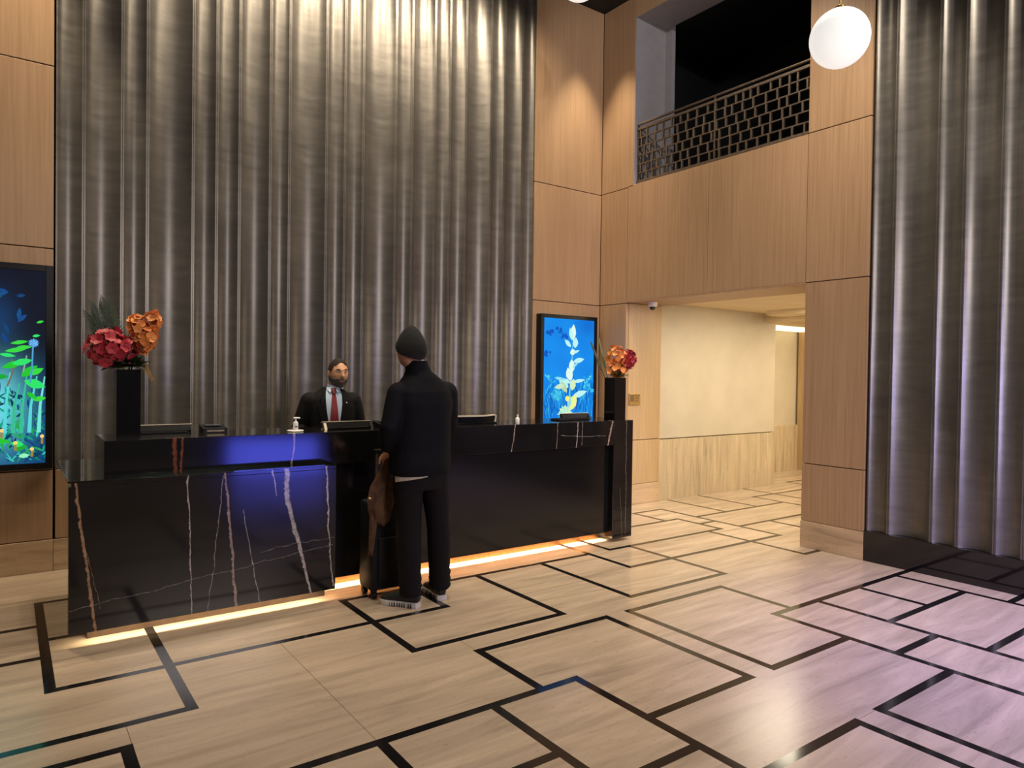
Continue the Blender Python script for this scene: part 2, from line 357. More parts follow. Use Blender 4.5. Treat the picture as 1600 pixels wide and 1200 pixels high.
def flute_run(parent, marks, along, base, depthdir, z0, z1, plane):
    # concave channels between flat arrises; marks = arris centres along the wall
    A = .011
    for a, b in zip(marks[:-1], marks[1:]):
        sgn = 1 if b > a else -1; a2, b2 = a + sgn*.0012, b - sgn*.0012; w = abs(b2-a2) - 2*A
        d = .26*w; prof = [(a2, 0)]; n = 16
        R = (w*w/4 + d*d)/(2*d); th = math.asin(min(1, w/2/R))
        for i in range(n+1):
            t = -th + 2*th*i/n; prof.append((a2 + sgn*(A + w/2 + R*math.sin(t)), R*math.cos(t) - (R-d)))
        prof.append((b2, 0)); D = .14
        mb = MB(); vs = []
        for z in (z0, z1):
            for u, q in prof: vs.append((u, plane + depthdir*q, z) if along == 'x' else (plane + depthdir*q, u, z))
            for u in (b2, a2): vs.append((u, plane + depthdir*D, z) if along == 'x' else (plane + depthdir*D, u, z))
        N = len(prof)+2; mb.add(vs, [(i, (i+1) % N, N+(i+1) % N, N+i) for i in range(N)] + [tuple(range(N-1, -1, -1)), tuple(range(N, 2*N))])
        mb.build('flute', M_flute, parent, smooth=28)
back_marks = [.30,.482,.744,.924,1.266,1.453,1.64,1.902,2.074,2.418,2.60,2.784,3.128,3.31,3.569,3.748,3.945,4.264,4.443,4.689,4.862]
flute_run(wall_back, back_marks, 'x', 0, 1, Z2+.004, ZC, YB+.015)

wall_right = struct(MB().box(XS+.19, XS+.30, -.6, 3.02, 0, ZC+.3).build('wall_right', M_dark))
flute_run(wall_right, [3.005,2.827,2.497,2.311,2.059,1.88,1.70,1.36,1.18,.92,.74,.40,.22,-.1,-.5], 'y', 0, 1, .258, ZC, XS+.012)
trim = struct(empty('trim_1', (XS, 1, 0)))
for y0, y1 in ((-.6, 1.2), (1.2, 3.018)): MB().bbox(XS-.002, XS+.18, y0+.0006, y1-.0006, 0, .256, .002).build('plinth_slab', M_plinth, trim)

wall_side = struct(MB().box(XS+.05, XS+.30, 5.88, 6.9, 0, ZC+.3).box(XS+.05, XS+.30, 3.05, 3.58, 0, ZC+.3).box(XS+.05, XS+.30, 3.58, 5.88, 2.43, 3.745)
                    .box(XS+.05, XS+.30, 3.05, 6.4, 5.71, ZC+.3).build('wall_side', M_dark))
def pan_side(y0, y1, z0, z1, mat=M_wood): return MB().bbox(XS, XS+.05, y0+G*.6, y1-G*.6, z0+G, z1-G, .003).build('wood_panel', mat, wall_side)
for z0, z1 in ((Z1, Z2), (Z2, Z3-.02), (Z3-.02, Z4-.022)): pan_side(5.87, YB, z0, z1)
pan_side(5.785, YB, Z4-.022, ZC)
for y0, y1 in ((3.60, 4.709), (4.709, 5.87)): pan_side(y0, y1, Z3, Z4)
for z0, z1 in ((Z1, Z2-.005), (Z2-.005, Z3), (Z3, Z4), (Z4, ZC)): pan_side(3.022, 3.60, z0, z1)
pan_side(3.60, 5.785, 5.69, ZC)
bs = struct(empty('baseboard_side', (XS, 4, 0)))
MB().bbox(XS-.003, XS+.30, 3.02, 3.602, 0, Z1, .003).build('stone_base', M_trav_b, bs)
MB().bbox(XS-.003, 6.52, 5.868, 6.30, 0, Z1, .003).build('stone_base', M_trav_b, bs)
# return of the pier (end grain edge) and lintel underside
MB().bbox(XS+.05, XS+.30, 3.585, 3.60, Z1, Z3, .002).build('wood_panel', M_wood, wall_side)
MB().bbox(XS+.001, XS+.62, 3.60, 5.87, Z3-.012, Z3+.02, .002).build('wood_panel', M_wood, wall_side)
# timber lining of the opening's far jamb
for z0, z1 in ((Z1, Z2), (Z2, Z3-.012)): MB().bbox(XS+.052, 6.51, 5.87, 5.93, z0+G, z1-G, .003).build('wood_panel', M_wood_j, wall_side)

ceiling = struct(MB().box(-1.6, 6.6, -.6, 6.5, ZC, ZC+.1).build('ceiling', M_ceil))

# balcony niche: grey lining, dark back
bal = struct(empty('wall_balcony', (6.4, 4.7, 3.76)))
MB().box(XS+.004, 6.40, 5.78, 5.86, 3.74, 5.71).build('lining', M_grey, bal)
MB().box(XS+.004, 6.40, 3.50, 5.80, 5.69, 5.76).build('lining', M_grey, bal)
MB().box(XS+.06, 8.0, 3.30, 6.3, 3.66, 3.742).build('balcony_floor', M_dark, bal)
MB().box(XS+.05, XS+.30, 3.50, 3.59, 3.74, 5.71).build('lining', M_dark, bal)
MB().box(6.40, 6.46, 5.68, 6.3, 3.74, 5.76).build('lining', M_grey, bal)
MB().box(7.9, 8.0, 3.0, 6.3, 3.7, 5.9).build('rear_wall', M_ceil, bal)
MB().box(6.3, 8.0, 6.2, 6.3, 3.7, 5.9).build('rear_wall', M_ceil, bal)
MB().box(6.3, 8.0, 3.2, 3.3, 3.7, 5.9).build('rear_wall', M_ceil, bal)
MB().box(6.3, 8.0, 3.2, 6.3, 5.72, 5.9).build('soffit', M_ceil, bal)

# corridor shell
wn = struct(MB().box(6.5, 8.94, 5.935, 6.05, 0, 2.6).box(8.90, 8.96, 5.94, 6.75, 0, 2.6).box(8.9, 12, 6.70, 6.80, 0, 2.6).build('wall_corridor', M_beige))
MB().bbox(6.525, 8.94, 5.90, 5.94, .765, 2.44, .002).build('wall_covering', M_beige, wn)
for k in range(4):
    x0 = 6.522 + k*.6045; MB().bbox(x0, x0+.6035, 5.885, 5.94, 0, .752, .002).build('wainscot_slab', M_trav_w, wn)
for k in range(4): MB().bbox(8.96 + k*.7, 8.96 + k*.7+.699, 6.65, 6.71, 0, .75, .002).build('wainscot_slab', M_trav_w, wn)
MB().box(8.935, 8.965, 5.90, 6.70, 0, .752).build('wainscot_slab', M_trav_w, wn)
struct(MB().box(XS+.3, 12, 2.8, 2.9, 0, 2.7).build('wall_south', M_beige)); struct(MB().box(12, 12.1, 2.8, 6.8, 0, 2.7).build('wall_east', M_beige))
struct(MB().box(10.75, 10.95, 5.6, 6.66, 0, 2.4).build('trim_2', M_wood_j))
cc = struct(MB().box(XS+.3, 12, 2.8, 6.8, 2.44, 2.52).build('ceiling_corridor', M_white))
MB().box(8.67, 8.95, 2.9, 5.90, 2.325, 2.44).build('beam', M_white, cc)
MB().box(8.30, 8.67, 2.9, 5.62, 2.375, 2.44).build('beam', M_white, cc)
cl = thing('cove_light', (9.7, 6.5, 2.3), 'bright warm cove light at the far end of the corridor', 'light')
MB().box(8.97, 10.74, 6.44, 6.64, 2.30, 2.43).build('diffuser', emit('cove_glow', (1, .80, .45), 2.2), cl)
MB().box(8.97, 10.74, 6.40, 6.44, 2.36, 2.43).build('front_lip', M_white, cl)
MB().box(8.97, 10.74, 6.40, 6.69, 2.43, 2.44).build('mounting_plate', M_white, cl)

# ------------------------------------------------------------------ reception desk
BX0, BX1, BY, BZ, BG = .277, 1.80, 4.48, .923, .080
DX0, DX1, DY, DZ = .46, 4.78, 4.64, 1.125
desk = thing('reception_desk', (2.6, 4.9, 0), 'long black veined marble reception desk with a raised counter and glowing base', 'desk')
MB().bbox(DX0, 4.53, DY, 5.15, .90, DZ, .003).build('raised_counter', M_marA, desk)
MB().bbox(4.53, DX1, DY, 5.30, .03, DZ, .003).build('end_pillar', M_marA, desk)
MB().bbox(DX0, 4.53, 4.70, 4.76, .085, .90, .002).build('front_panel', M_panel, desk)
MB().bbox(DX0, DX0+.05, 4.76, 5.15, .085, .90, .002).build('end_panel', M_marA, desk)
MB().box(DX0+.05, 4.53, 4.83, 4.85, 0, .17).build('kick_plate', M_copper, desk)
MB().bbox(BX0, BX1, BY, BY+.06, BG, BZ-.03, .002).build('low_counter_panel', M_marB, desk)
MB().bbox(BX0+.012, BX1, BY, 5.54, BZ-.03, BZ-.008, .002).build('low_counter_top', M_marB, desk)
def glass():
    t = NT('green_edged_glass'); t.set(col=(.62, .80, .72), trans=1., rough=.01, ior=1.5); return t.m
MB().bbox(BX0-.004, BX1, BY-.004, 5.545, BZ-.0078, BZ+.002, .0012).build('glass_top', glass(), desk)
MB().box(BX1-.05, BX1, BY+.06, 4.70, BG, BZ-.03).build('low_counter_end', M_marB, desk)
MB().box(BX0+.10, BX1-.02, 4.62, 4.64, 0, .15).build('low_kick_plate', M_kick, desk)
MB().bbox(DX0+.05, 4.53, 5.05, 5.15, .72, .90, .002).build('staff_shelf', M_black, desk)
# warm LED strips under both fronts
led = emit('warm_led', (1, .70, .32), 5.)
L1 = MB().box(BX0+.16, BX1-.02, 4.545, 4.557, .112, .122).build('led_strip', led, desk); L1['label'] = 'warm glowing light strip under the low counter'
MB().box(BX0+.16, BX1-.02, 4.5405, 4.562, .122, .135).build('channel', M_bronze, L1)
L2 = MB().box(1.82, 4.52, 4.765, 4.778, .120, .132).build('led_strip', led, desk); L2['label'] = 'warm glowing light strip under the long front'
MB().box(1.82, 4.52, 4.7605, 4.783, .132, .15).build('channel', M_bronze, L2)
def strip_light(loc, sx, w):
    l = bpy.data.lights.new('led_light', 'AREA'); l.energy = w; l.color = (1, .80, .50); l.shape = 'RECTANGLE'; l.size = sx; l.size_y = .012
    o = bpy.data.objects.new('led_light', l); COL.objects.link(o); o.location = loc; o.rotation_euler = (math.radians(-24), 0, 0)
strip_light((1.05, 4.551, .11), 1.35, 10.); strip_light((3.17, 4.771, .118), 2.7, 85.)

# ------------------------------------------------------------------ screens
def colmat(name, strength):
    t = NT(name); a = t.node('ShaderNodeVertexColor'); a.layer_name = 'Col'
    t.set(col=(0, 0, 0), rough=.6, spec=.05); t.put(t.b.inputs['Emission Color'], a.outputs[0]); t.b.inputs['Emission Strength'].default_value = strength; return t.m
class Pic:
    # flat picture: shapes in the screen plane, u to the right, v up (metres)
    def __init__(s, x0, z0, y): s.mb = MB(); s.cl = []; s.x0, s.z0, s.y = x0, z0, y; s.k = 0
    def poly(s, pts, col):
        s.k += 1; y = s.y - .00004*s.k; n = len(s.mb.v)
        s.mb.v += [(s.x0+u, y, s.z0+v) for u, v in pts]; s.mb.f.append(tuple(range(n, n+len(pts)))); s.cl.append(col)
    def grid(s, w, h, nx, ny, fn):
        n = len(s.mb.v)
        for j in range(ny+1):
            for i in range(nx+1): s.mb.v.append((s.x0+w*i/nx, s.y, s.z0+h*j/ny))
        for j in range(ny):
            for i in range(nx):
                q = [(i, j), (i+1, j), (i+1, j+1), (i, j+1)]
                s.mb.f.append(tuple(n+b*(nx+1)+a for a, b in q)); s.cl.append([fn(a/nx, b/ny) for a, b in q])
    def leaf(s, u, v, L, w, ang, c):
        a = math.radians(ang); ca, sa = math.cos(a), math.sin(a)
        p = [(0, 0), (.2, .62), (.45, 1), (.72, .75), (1, 0), (.72, -.7), (.45, -.95), (.2, -.6)]
        s.poly([(u + ca*L*x - sa*w/2*y, v + sa*L*x + ca*w/2*y) for x, y in p], c)
    def line(s, pts, w0, w1, c):
        for i in range(len(pts)-1):
            (a, b), (d, e) = pts[i], pts[i+1]; l = math.hypot(d-a, e-b) or 1; nx, ny = -(e-b)/l, (d-a)/l
            f0 = w0 + (w1-w0)*i/(len(pts)-1); f1 = w0 + (w1-w0)*(i+1)/(len(pts)-1)
            s.poly([(a+nx*f0/2, b+ny*f0/2), (a-nx*f0/2, b-ny*f0/2), (d-nx*f1/2, e-ny*f1/2), (d+nx*f1/2, e+ny*f1/2)], c)
    def disc(s, u, v, r, c, n=10): s.poly([(u+r*math.cos(2*PI*k/n), v+r*math.sin(2*PI*k/n)) for k in range(n)], c)
    def build(s, parent, strength): return s.mb.build('picture', colmat('screen_picture', strength), parent, colors=s.cl)
def display(x0, x1, z0, z1, bz, label, paint, strength):
    t = thing('wall_display', ((x0+x1)/2, YB-.05, z0), label, 'screen')
    y0 = YB-.095
    MB().bbox(x0, x1, y0+.012, YB-.001, z0, z1, .004).build('housing', M_blackm, t)
    fr = MB()
    for a in ((x0, x0+bz, z0, z1), (x1-bz, x1, z0, z1), (x0+bz, x1-bz, z0, z0+bz), (x0+bz, x1-bz, z1-bz, z1)): fr.bbox(a[0], a[1], y0, y0+.013, a[2], a[3], .002)
    fr.build('bezel', M_black, t)
    p = Pic(x0+bz, z0+bz, y0+.0095); paint(p, x1-x0-2*bz, z1-z0-2*bz); p.build(t, strength); return t
def lerp(a, b, k): k = max(0, min(1, k)); return tuple(x+(y-x)*k for x, y in zip(a, b))
def paint_left(p, w, h):
    rg = random.Random(3)
    def bg(u, v):
        c = lerp(srgb(16, 70, 120), srgb(24, 26, 40), (v-.12)/.5); glow = math.exp(-((u-.64)/.2)**2-((v-.30)/.2)**2)
        c = lerp(c, srgb(120, 235, 250), .85*glow); g2 = math.exp(-((u-.66)/.12)**2-((v-.74)/.13)**2)
        return lerp(c, srgb(28, 70, 120), .6*g2)
    p.grid(w, h, 26, 36, bg)
    for k in range(14): p.leaf(w*rg.uniform(.55, .8), h*rg.uniform(.6, .9), .05+.05*rg.random(), .03, rg.uniform(-20, 200), srgb(24, 60+rg.randint(0, 30), 110+rg.randint(0, 30)))
    for k in range(190):
        u = w*rg.uniform(.5, 1); v = h*rg.uniform(.0, .36); p.leaf(u, v, .03+.09*rg.random(), .008+.012*rg.random(), rg.uniform(20, 160), rg.choice([srgb(20,120,110), srgb(30,160,130), srgb(16,70,120), srgb(60,200,190), srgb(14,60,90), srgb(40,170,80)]))
    for a in (.7, .76, .82, .88, .95):
        p.line([(w*a, h*.16), (w*(a+.01), h*.3), (w*(a+.03+.03*rg.random()), h*(.38+.1*rg.random()))], .026, .008, rg.choice([srgb(90,215,215), srgb(120,230,220), srgb(60,190,150)]))
    p.line([(w*.72, h*.40), (w*.77, h*.5), (w*.75, h*.54)], .012, .008, srgb(120, 110, 90)); p.line([(w*.83, h*.46), (w*.86, h*.56)], .01, .008, srgb(150, 170, 160))
    for u, v, L, wd, an in ((.70,.58,.13,.035,8),(.66,.565,.1,.03,-8),(.74,.62,.11,.03,10),(.78,.60,.1,.03,4),(.68,.495,.14,.05,20),(.75,.515,.13,.05,14),(.82,.45,.13,.06,40),(.84,.43,.14,.07,-20),(.88,.46,.1,.045,30),(.62,.45,.09,.04,0),(.9,.33,.09,.04,10),(.86,.37,.08,.035,-40),(.76,.08,.09,.05,10),(.84,.1,.08,.05,170),(.93,.73,.05,.02,20),(.9,.66,.05,.022,10),(.6,.13,.12,.04,-10)):
        p.leaf(w*u, h*v, L, wd, an, rg.choice([srgb(40,200,50), srgb(60,220,70), srgb(30,170,60), srgb(50,230,110)]))
    for k in range(12): p.leaf(w*.91, h*.625, .035, .016, 30*k, srgb(120, 190, 245) if k % 2 else srgb(80, 150, 230))
    p.line([(w*.905, h*.61), (w*.9, h*.5), (w*.885, h*.42)], .010, .012, srgb(80, 160, 210))
    for u, v in ((.68,.175),(.78,.11),(.975,.14),(.9,.075)):
        p.line([(w*u, h*(v-.04)), (w*u, h*v)], .014, .014, srgb(170, 130, 60)); p.disc(w*u, h*v, .013, srgb(255, 214, 130))
    p.leaf(w*.8, h*.04, .07, .035, 5, srgb(150, 245, 190))
def paint_right(p, w, h):
    rg = random.Random(5)
    def bg(u, v):
        c = lerp(srgb(20, 120, 215), srgb(22, 145, 240), v/.5); c = lerp(c, srgb(16, 70, 180), .55*math.exp(-((u-.88)/.25)**2-((v-.96)/.1)**2))
        k = .5+.5*math.sin(u*9+v*17)*math.sin(u*5-v*11); return lerp(c, srgb(14, 116, 222), .4*k)
    p.grid(w, h, 22, 34, bg)
    for u, v in ((.12,.88),(.28,.9),(.08,.7),(.4,.86)):
        for k in range(6): p.disc(w*(u+rg.uniform(-.05,.05)), h*(v+rg.uniform(-.02,.02)), .012+.014*rg.random(), srgb(14, 88, 190))
    for k in range(260):
        u = w*rg.random(); v = h*rg.uniform(.05, .40); L = .06+.18*rg.random()
        p.leaf(u, v, L, .006+.007*rg.random(), 90+rg.uniform(-28, 28), rg.choice([srgb(20,120,210), srgb(40,170,235), srgb(14,80,170), srgb(70,200,240), srgb(16,100,190)]))
    for u, v in ((.08,.5),(.15,.46),(.25,.42),(.3,.5),(.2,.36),(.85,.5),(.95,.52),(.9,.42),(.93,.38),(.82,.45)):
        for k in range(5): p.leaf(w*u, h*v, .045+.03*rg.random(), .022, rg.uniform(0, 360), rg.choice([srgb(60,190,235), srgb(100,220,240), srgb(40,160,225)]))
    for k in range(9): p.leaf(w*.27, h*.36, .075, .04, 40*k, srgb(80, 205, 235) if k % 2 else srgb(50, 180, 225))
    A = srgb(190, 245, 245); B = srgb(225, 252, 235); Cc = srgb(150, 225, 235)
    p.line([(w*.50, h*.16), (w*.51, h*.41), (w*.54, h*.64), (w*.56, h*.84)], .014, .008, Cc)
    for u, v, L, wd, an, c in ((.555,.80,.15,.07,88,B),(.54,.80,.12,.05,104,A),(.60,.73,.10,.07,86,A),(.52,.74,.10,.045,140,A),(.50,.68,.07,.06,20,B),(.55,.68,.09,.025,20,A),(.56,.60,.14,.05,12,A),(.55,.50,.12,.075,95,B),(.55,.54,.10,.025,40,Cc),
        (.53,.42,.13,.085,110,B),(.53,.40,.12,.04,160,A),(.48,.36,.13,.075,150,A),(.55,.41,.16,.035,8,A),(.55,.33,.11,.075,80,srgb(215,240,190)),(.45,.31,.13,.06,125,srgb(190,215,170)),(.55,.27,.19,.06,16,A),(.50,.14,.17,.10,62,srgb(238,248,150)),(.48,.16,.12,.05,78,srgb(150,220,235)),
        (.2,.45,.14,.03,-8,Cc),(.4,.38,.12,.05,190,srgb(200,235,200))):
        p.leaf(w*u, h*(.10+v*.90), L*1.3, wd*1.3, an, c)
    p.disc(w*.46, h*.33, .033, srgb(250, 244, 120), 14)
    for k in range(7): p.leaf(w*.42, h*.20, .11, .06, 12+26*k, srgb(215, 245, 190) if k % 2 else srgb(160, 235, 225))
    p.leaf(w*.25, h*.20, .27, .03, 2, B); p.line([(w*.8, h*.2), (w*.85, h*.1), (w*.88, h*.06)], .01, .012, srgb(200, 240, 235))
    p.leaf(w*.1, h*.03, .3, .08, 6, srgb(30, 190, 225)); p.leaf(w*.5, h*.03, .22, .05, 10, srgb(40, 200, 190))
display(-.63, .283, .79, 2.30, .046, 'black framed wall screen showing glowing green woodland plants', paint_left, 1.0)
display(4.915, 5.775, .76, 2.235, .044, 'black framed wall screen showing a white plant on blue', paint_right, 1.0)

# ------------------------------------------------------------------ pendant globes, railing, small fixtures
def globe_mat():
    t = NT('opal_glass_globe'); t.set(col=(.8, .79, .76), rough=.35, emis=(1, .985, .95), es=.70); return t.m
M_globe = globe_mat()
def pendant(c, r, label):
    t = thing('pendant_globe_lamp', (c[0], c[1], c[2]-r), label, 'lamp', 'white globe pendants')
    MB().ball(c, r, 40, 24).build('globe', M_globe, t, smooth=60)
    MB().tube([(c[0], c[1], c[2]+r-.004), (c[0], c[1], ZC-.03)], [.005, .005], 8).build('cord', M_brass, t)
    MB().lathe((c[0], c[1], c[2]+r-.008), [(.030, 0), (.030, .028), (.012, .04)], 16).build('cap', M_brass, t, smooth=40)
    MB().lathe((c[0], c[1], ZC-.03), [(.055, 0), (.055, .03)], 20).build('ceiling_rose', M_brass, t, smooth=40)
pendant((4.444, 2.503, 3.787), .187, 'large white globe pendant hanging in front of the timber pier')
pendant((4.275, 4.926, 5.168+.03), .195, 'white globe pendant hung high under the black ceiling above the desk')

rail = thing('balcony_railing', (XS+.05, 4.68, 3.745), 'bronze openwork railing across the dark upper balcony', 'railing')
RY0, RY1, RZ0, RZ1 = 3.595, 5.775, 3.79, 4.40
for z in (RZ0, RZ1): MB().bbox(XS+.035, XS+.065, RY0, RY1, z-.014, z+.014, .003).build('main_rail', M_bronze, rail)
MB().tube([(XS+.05, RY0, 4.455), (XS+.05, RY1, 4.455)], [.013, .013], 10).build('handrail', M_bronze, rail, smooth=40)
for y in (RY0+.01, RY1-.01, 4.68): MB().box(XS+.042, XS+.058, y-.008, y+.008, 3.745, 4.455).build('post', M_bronze, rail)
rows = 6; rh = (RZ1-RZ0)/rows; rg = random.Random(11)
bar_me = MB().box(-.010, .010, -.009, .009, 0, rh-.004).mesh('bar', M_bronze)
for r in range(rows):
    if r: MB().box(XS+.04, XS+.06, RY0, RY1, RZ0+r*rh-.006, RZ0+r*rh+.006).build('row_rail', M_bronze, rail)
    y = RY0 + .05 + .06*(r % 2) + rg.uniform(0, .05)
    while y < RY1-.03:
        inst('bar', bar_me, rail, Matrix.Translation((XS+.05, y, RZ0+r*rh+.002))); y += rg.choice([.085, .10, .12, .125, .125, .14])
dc = thing('dome_camera', (6.12, 5.66, Z3-.012), 'small white dome security camera under the corridor lintel', 'camera')
MB().lathe((6.12, 5.66, Z3-.062), [(.040, 0), (.055, .012), (.058, .05)], 24).build('housing', M_whitep, dc, smooth=40)
MB().ball((6.12, 5.66, Z3-.066), .036, 20, 12).build('dome', plain('smoked_dome', (.02, .018, .016), .1), dc, smooth=60)
pq = thing('wall_plaque', (6.06, 5.866, 1.2), 'small brass plaque on the timber jamb beside the bouquet', 'sign')
MB().bbox(5.965, 6.15, 5.858, 5.8695, 1.19, 1.33, .002).build('plate', M_brass, pq)
pm = plain('etched_dark', (.13, .07, .025), .6)
MB().box(5.985, 6.045, 5.8555, 5.8585, 1.235, 1.31).build('pictogram', pm, pq)
for k, (a, b) in enumerate(((1.292, 1.308), (1.262, 1.278), (1.232, 1.246))): MB().box(6.065, 6.135-.012*k, 5.8555, 5.8585, a, b).build('text_line', pm, pq)

# ------------------------------------------------------------------ vases and bouquets
M_vase = plain('gloss_black_vase', (.004, .004, .0045), .10, 60, .2)
def vase(x0, y0, a, h, label):
    t = thing('square_vase', (x0+a/2, y0+a/2, DZ), label, 'vase', 'tall black vases on the desk')
    z0, z1 = DZ, DZ+h; w = .008
    mb = MB()
    for q in ((x0, x0+w, y0, y0+a), (x0+a-w, x0+a, y0, y0+a), (x0+w, x0+a-w, y0, y0+w), (x0+w, x0+a-w, y0+a-w, y0+a)): mb.box(*q, z0+.01, z1)
    mb.build('body', M_vase, t); MB().box(x0, x0+a, y0, y0+a, z0, z0+.01).build('base', M_vase, t)
    MB().box(x0+w, x0+a-w, y0+w, y0+a-w, z1-.09, z1-.07).build('floral_foam', plain('floral_foam', (.02, .05, .015), .9), t); return t
def petal_mesh(name, n, L, w, cup, mat, mat2, droop=0.):
    mb = MB(); cols = []
    for k in range(n):
        a = 2*PI*k/n; ca, sa = math.cos(a), math.sin(a); rows_ = []
        for i, (t, ww) in enumerate(((.06, .25), (.35, .85), (.7, 1.), (.92, .55), (1., .12))):
            z = cup*t*L - droop*t*t*L
            for s_ in (-1, 0, 1):
                x, y = t*L, s_*ww*w/2; zz = z + (.10*w if s_ else 0)
                rows_.append((ca*x - sa*y, sa*x + ca*y, zz + .002*(k % 2)))
        mb.add(rows_, [(3*i+j, 3*i+j+1, 3*i+4+j, 3*i+3+j) for i in range(4) for j in range(2)])
    me = mb.mesh(name, mat, smooth=80)
    c = MB().ball((0, 0, .12*L), (.12*L, .12*L, .14*L), 8, 5); n0 = len(mb.f)
    mb.add(c.v, c.f); me = mb.mesh(name, mat, smooth=80); me.materials.append(mat2)
    for i, p in enumerate(me.polygons): p.material_index = 1 if i >= n0 else 0
    return me
def petal_mat(name, c, c2):
    t = NT(name); oi = t.node('ShaderNodeObjectInfo'); f = t.noise(t.pos(), 60, 3)
    t.set(col=t.mix(t.math('ADD', t.math('MULTIPLY', oi.outputs['Random'], .6), t.math('MULTIPLY', f, .4)), c, c2), rough=.55, sss=.0, sheen=.2); return t.m
PM_or = petal_mat('orange_petal', (.72, .19, .03), (.85, .36, .08)); PM_rd = petal_mat('red_petal', (.34, .008, .022), (.58, .035, .05))
PM_yel = plain('yellow_centre', (.75, .42, .06), .6); PM_dk = plain('dark_red_centre', (.25, .01, .02), .6)
M_leaf = plain('dark_green_leaf', (.012, .032, .008), .5, 30, .35); M_leaf2 = plain('olive_leaf', (.07, .10, .02), .5, 30, .35)
ME_or = petal_mesh('orchid_blossom', 5, .036, .034, .35, PM_or, PM_yel); ME_rd = petal_mesh('red_blossom', 6, .062, .052, .55, PM_rd, PM_dk, .2)
ME_rs = petal_mesh('red_floret', 5, .034, .03, .4, PM_rd, PM_rd)
def leaf_blade(mb, base, d, L, w, up=Vector((0, 0, 1)), bend=.25):
    d = Vector(d).normalized(); s = d.cross(up); s = s.normalized() if s.length > 1e-4 else Vector((1, 0, 0)); n = s.cross(d); B = Vector(base); vs = []
    for t, ww in ((0, .3), (.3, 1), (.65, .8), (1, .04)):
        p = B + d*L*t - Vector((0, 0, 1))*bend*L*t*t
        vs += [p - s*w*ww/2, p + n*w*.10*ww, p + s*w*ww/2]
    mb.add(vs, [(3*i+j, 3*i+j+1, 3*i+4+j, 3*i+3+j) for i in range(3) for j in range(2)])
def palm(name, parent, base, tip, n, L, w, mat, spread=.8):
    B, T = Vector(base), Vector(tip); ax = (T-B).normalized(); side = ax.cross(Vector((.45, -.9, 0))).normalized(); mb = MB()
    mb.tube([B, T], [.003, .0015], 6)
    for i in range(n):
        f = .25 + .75*i/(n-1)
        for s_ in (-1, 1): leaf_blade(mb, B.lerp(T, f), ax*1.2 + side*s_*spread*(1.05-f*.6), L*(1-.35*f), w, Vector((.3, -1, .1)), .1)
    return mb.build(name, mat, parent)
def face_to(center, p, rg, scale):
    d = (Vector(p) - Vector(center)); d = d.normalized() if d.length > 1e-4 else Vector((0, -1, 0))
    d = (d + Vector((rg.uniform(-.5, .5), rg.uniform(-.5, .5), rg.uniform(-.45, .45)))).normalized()
    return Matrix.Translation(p) @ d.to_track_quat('Z', 'Y').to_matrix().to_4x4() @ Matrix.Rotation(rg.uniform(0, 6.28), 4, 'Z') @ Matrix.Scale(scale, 4)
def cluster(name, me, parent, c, r, n, rg, smin=.8, smax=1.15):
    c = Vector(c); g = PI*(3-math.sqrt(5))
    for k in range(n):
        z = 1-2*(k+.5)/n; a = g*k; q = math.sqrt(1-z*z)
        j = rg.uniform(.78, 1.12); p = c + Vector((r[0]*q*math.cos(a), r[1]*q*math.sin(a), r[2]*z))*j
        inst(name, me, parent, face_to(c, p, rg, rg.uniform(smin, smax)))
def stems(parent, foot, heads, mat):
    for h in heads: MB().tube([foot, Vector(foot).lerp(Vector(h), .5) + Vector((0, 0, .03)), h], [.004, .004, .003], 6).build('stem', mat, parent)
VL = vase(.545, 4.86, .132, .415, 'tall square black vase at the left end of the desk')
F1 = (.611, 4.926, DZ+.345)
b1 = thing('bouquet', F1, 'large bouquet of red blooms, orange orchids and palm leaves at desk left', 'flowers', 'bouquets on the desk')
rg = random.Random(21)
stems(b1, F1, [(.53, 4.92, 1.66), (.66, 4.9, 1.82), (.75, 4.92, 1.86), (.70, 4.9, 1.70)], M_leaf2)
cluster('red_blossom', ME_rd, b1, (.515, 4.91, 1.672), (.115, .10, .095), 70, rg, .42, .68)
cluster('red_floret', ME_rs, b1, (.60, 4.88, 1.66), (.055, .06, .075), 14, rg, .8, 1.1)
cluster('orchid_blossom', ME_or, b1, (.662, 4.90, 1.815), (.042, .045, .066), 24, rg, .7, 1.)
cluster('orchid_blossom', ME_or, b1, (.752, 4.91, 1.845), (.034, .035, .06), 20, rg, .7, 1.)
cluster('orchid_blossom', ME_or, b1, (.705, 4.88, 1.725), (.055, .045, .064), 28, rg, .7, 1.)
palm('palm_leaf', b1, (.56, 4.95, 1.60), (.465, 4.99, 1.90), 15, .17, .009, M_leaf, 1.2)
palm('palm_leaf', b1, (.57, 4.95, 1.60), (.515, 5.0, 1.93), 14, .15, .009, M_leaf, 1.1)
palm('palm_leaf', b1, (.53, 4.95, 1.62), (.43, 4.98, 1.85), 13, .14, .009, M_leaf, 1.1)
mb = MB()
for k in range(40): leaf_blade(mb, (.61+rg.uniform(-.06, .06), 4.915+rg.uniform(-.06, .04), 1.555), (rg.uniform(-.8, .9), rg.uniform(-1, .3), rg.uniform(.05, .8)), .12, .05, Vector((0, 0, 1)), .35)
mb.build('foliage', M_leaf, b1)
palm('hanging_sprig', b1, (.67, 4.88, 1.62), (.735, 4.86, 1.495), 8, .05, .009, plain('dry_sprig', (.22, .12, .025), .6, 40, .3), .9)
VR = vase(4.556, 4.66, .14, .395, 'tall square black vase at the corridor end of the desk')
F2 = (4.626, 4.73, DZ+.33)
b2 = thing('bouquet', F2, 'smaller bouquet with orange orchids and one red bloom beside the blue screen', 'flowers', 'bouquets on the desk')
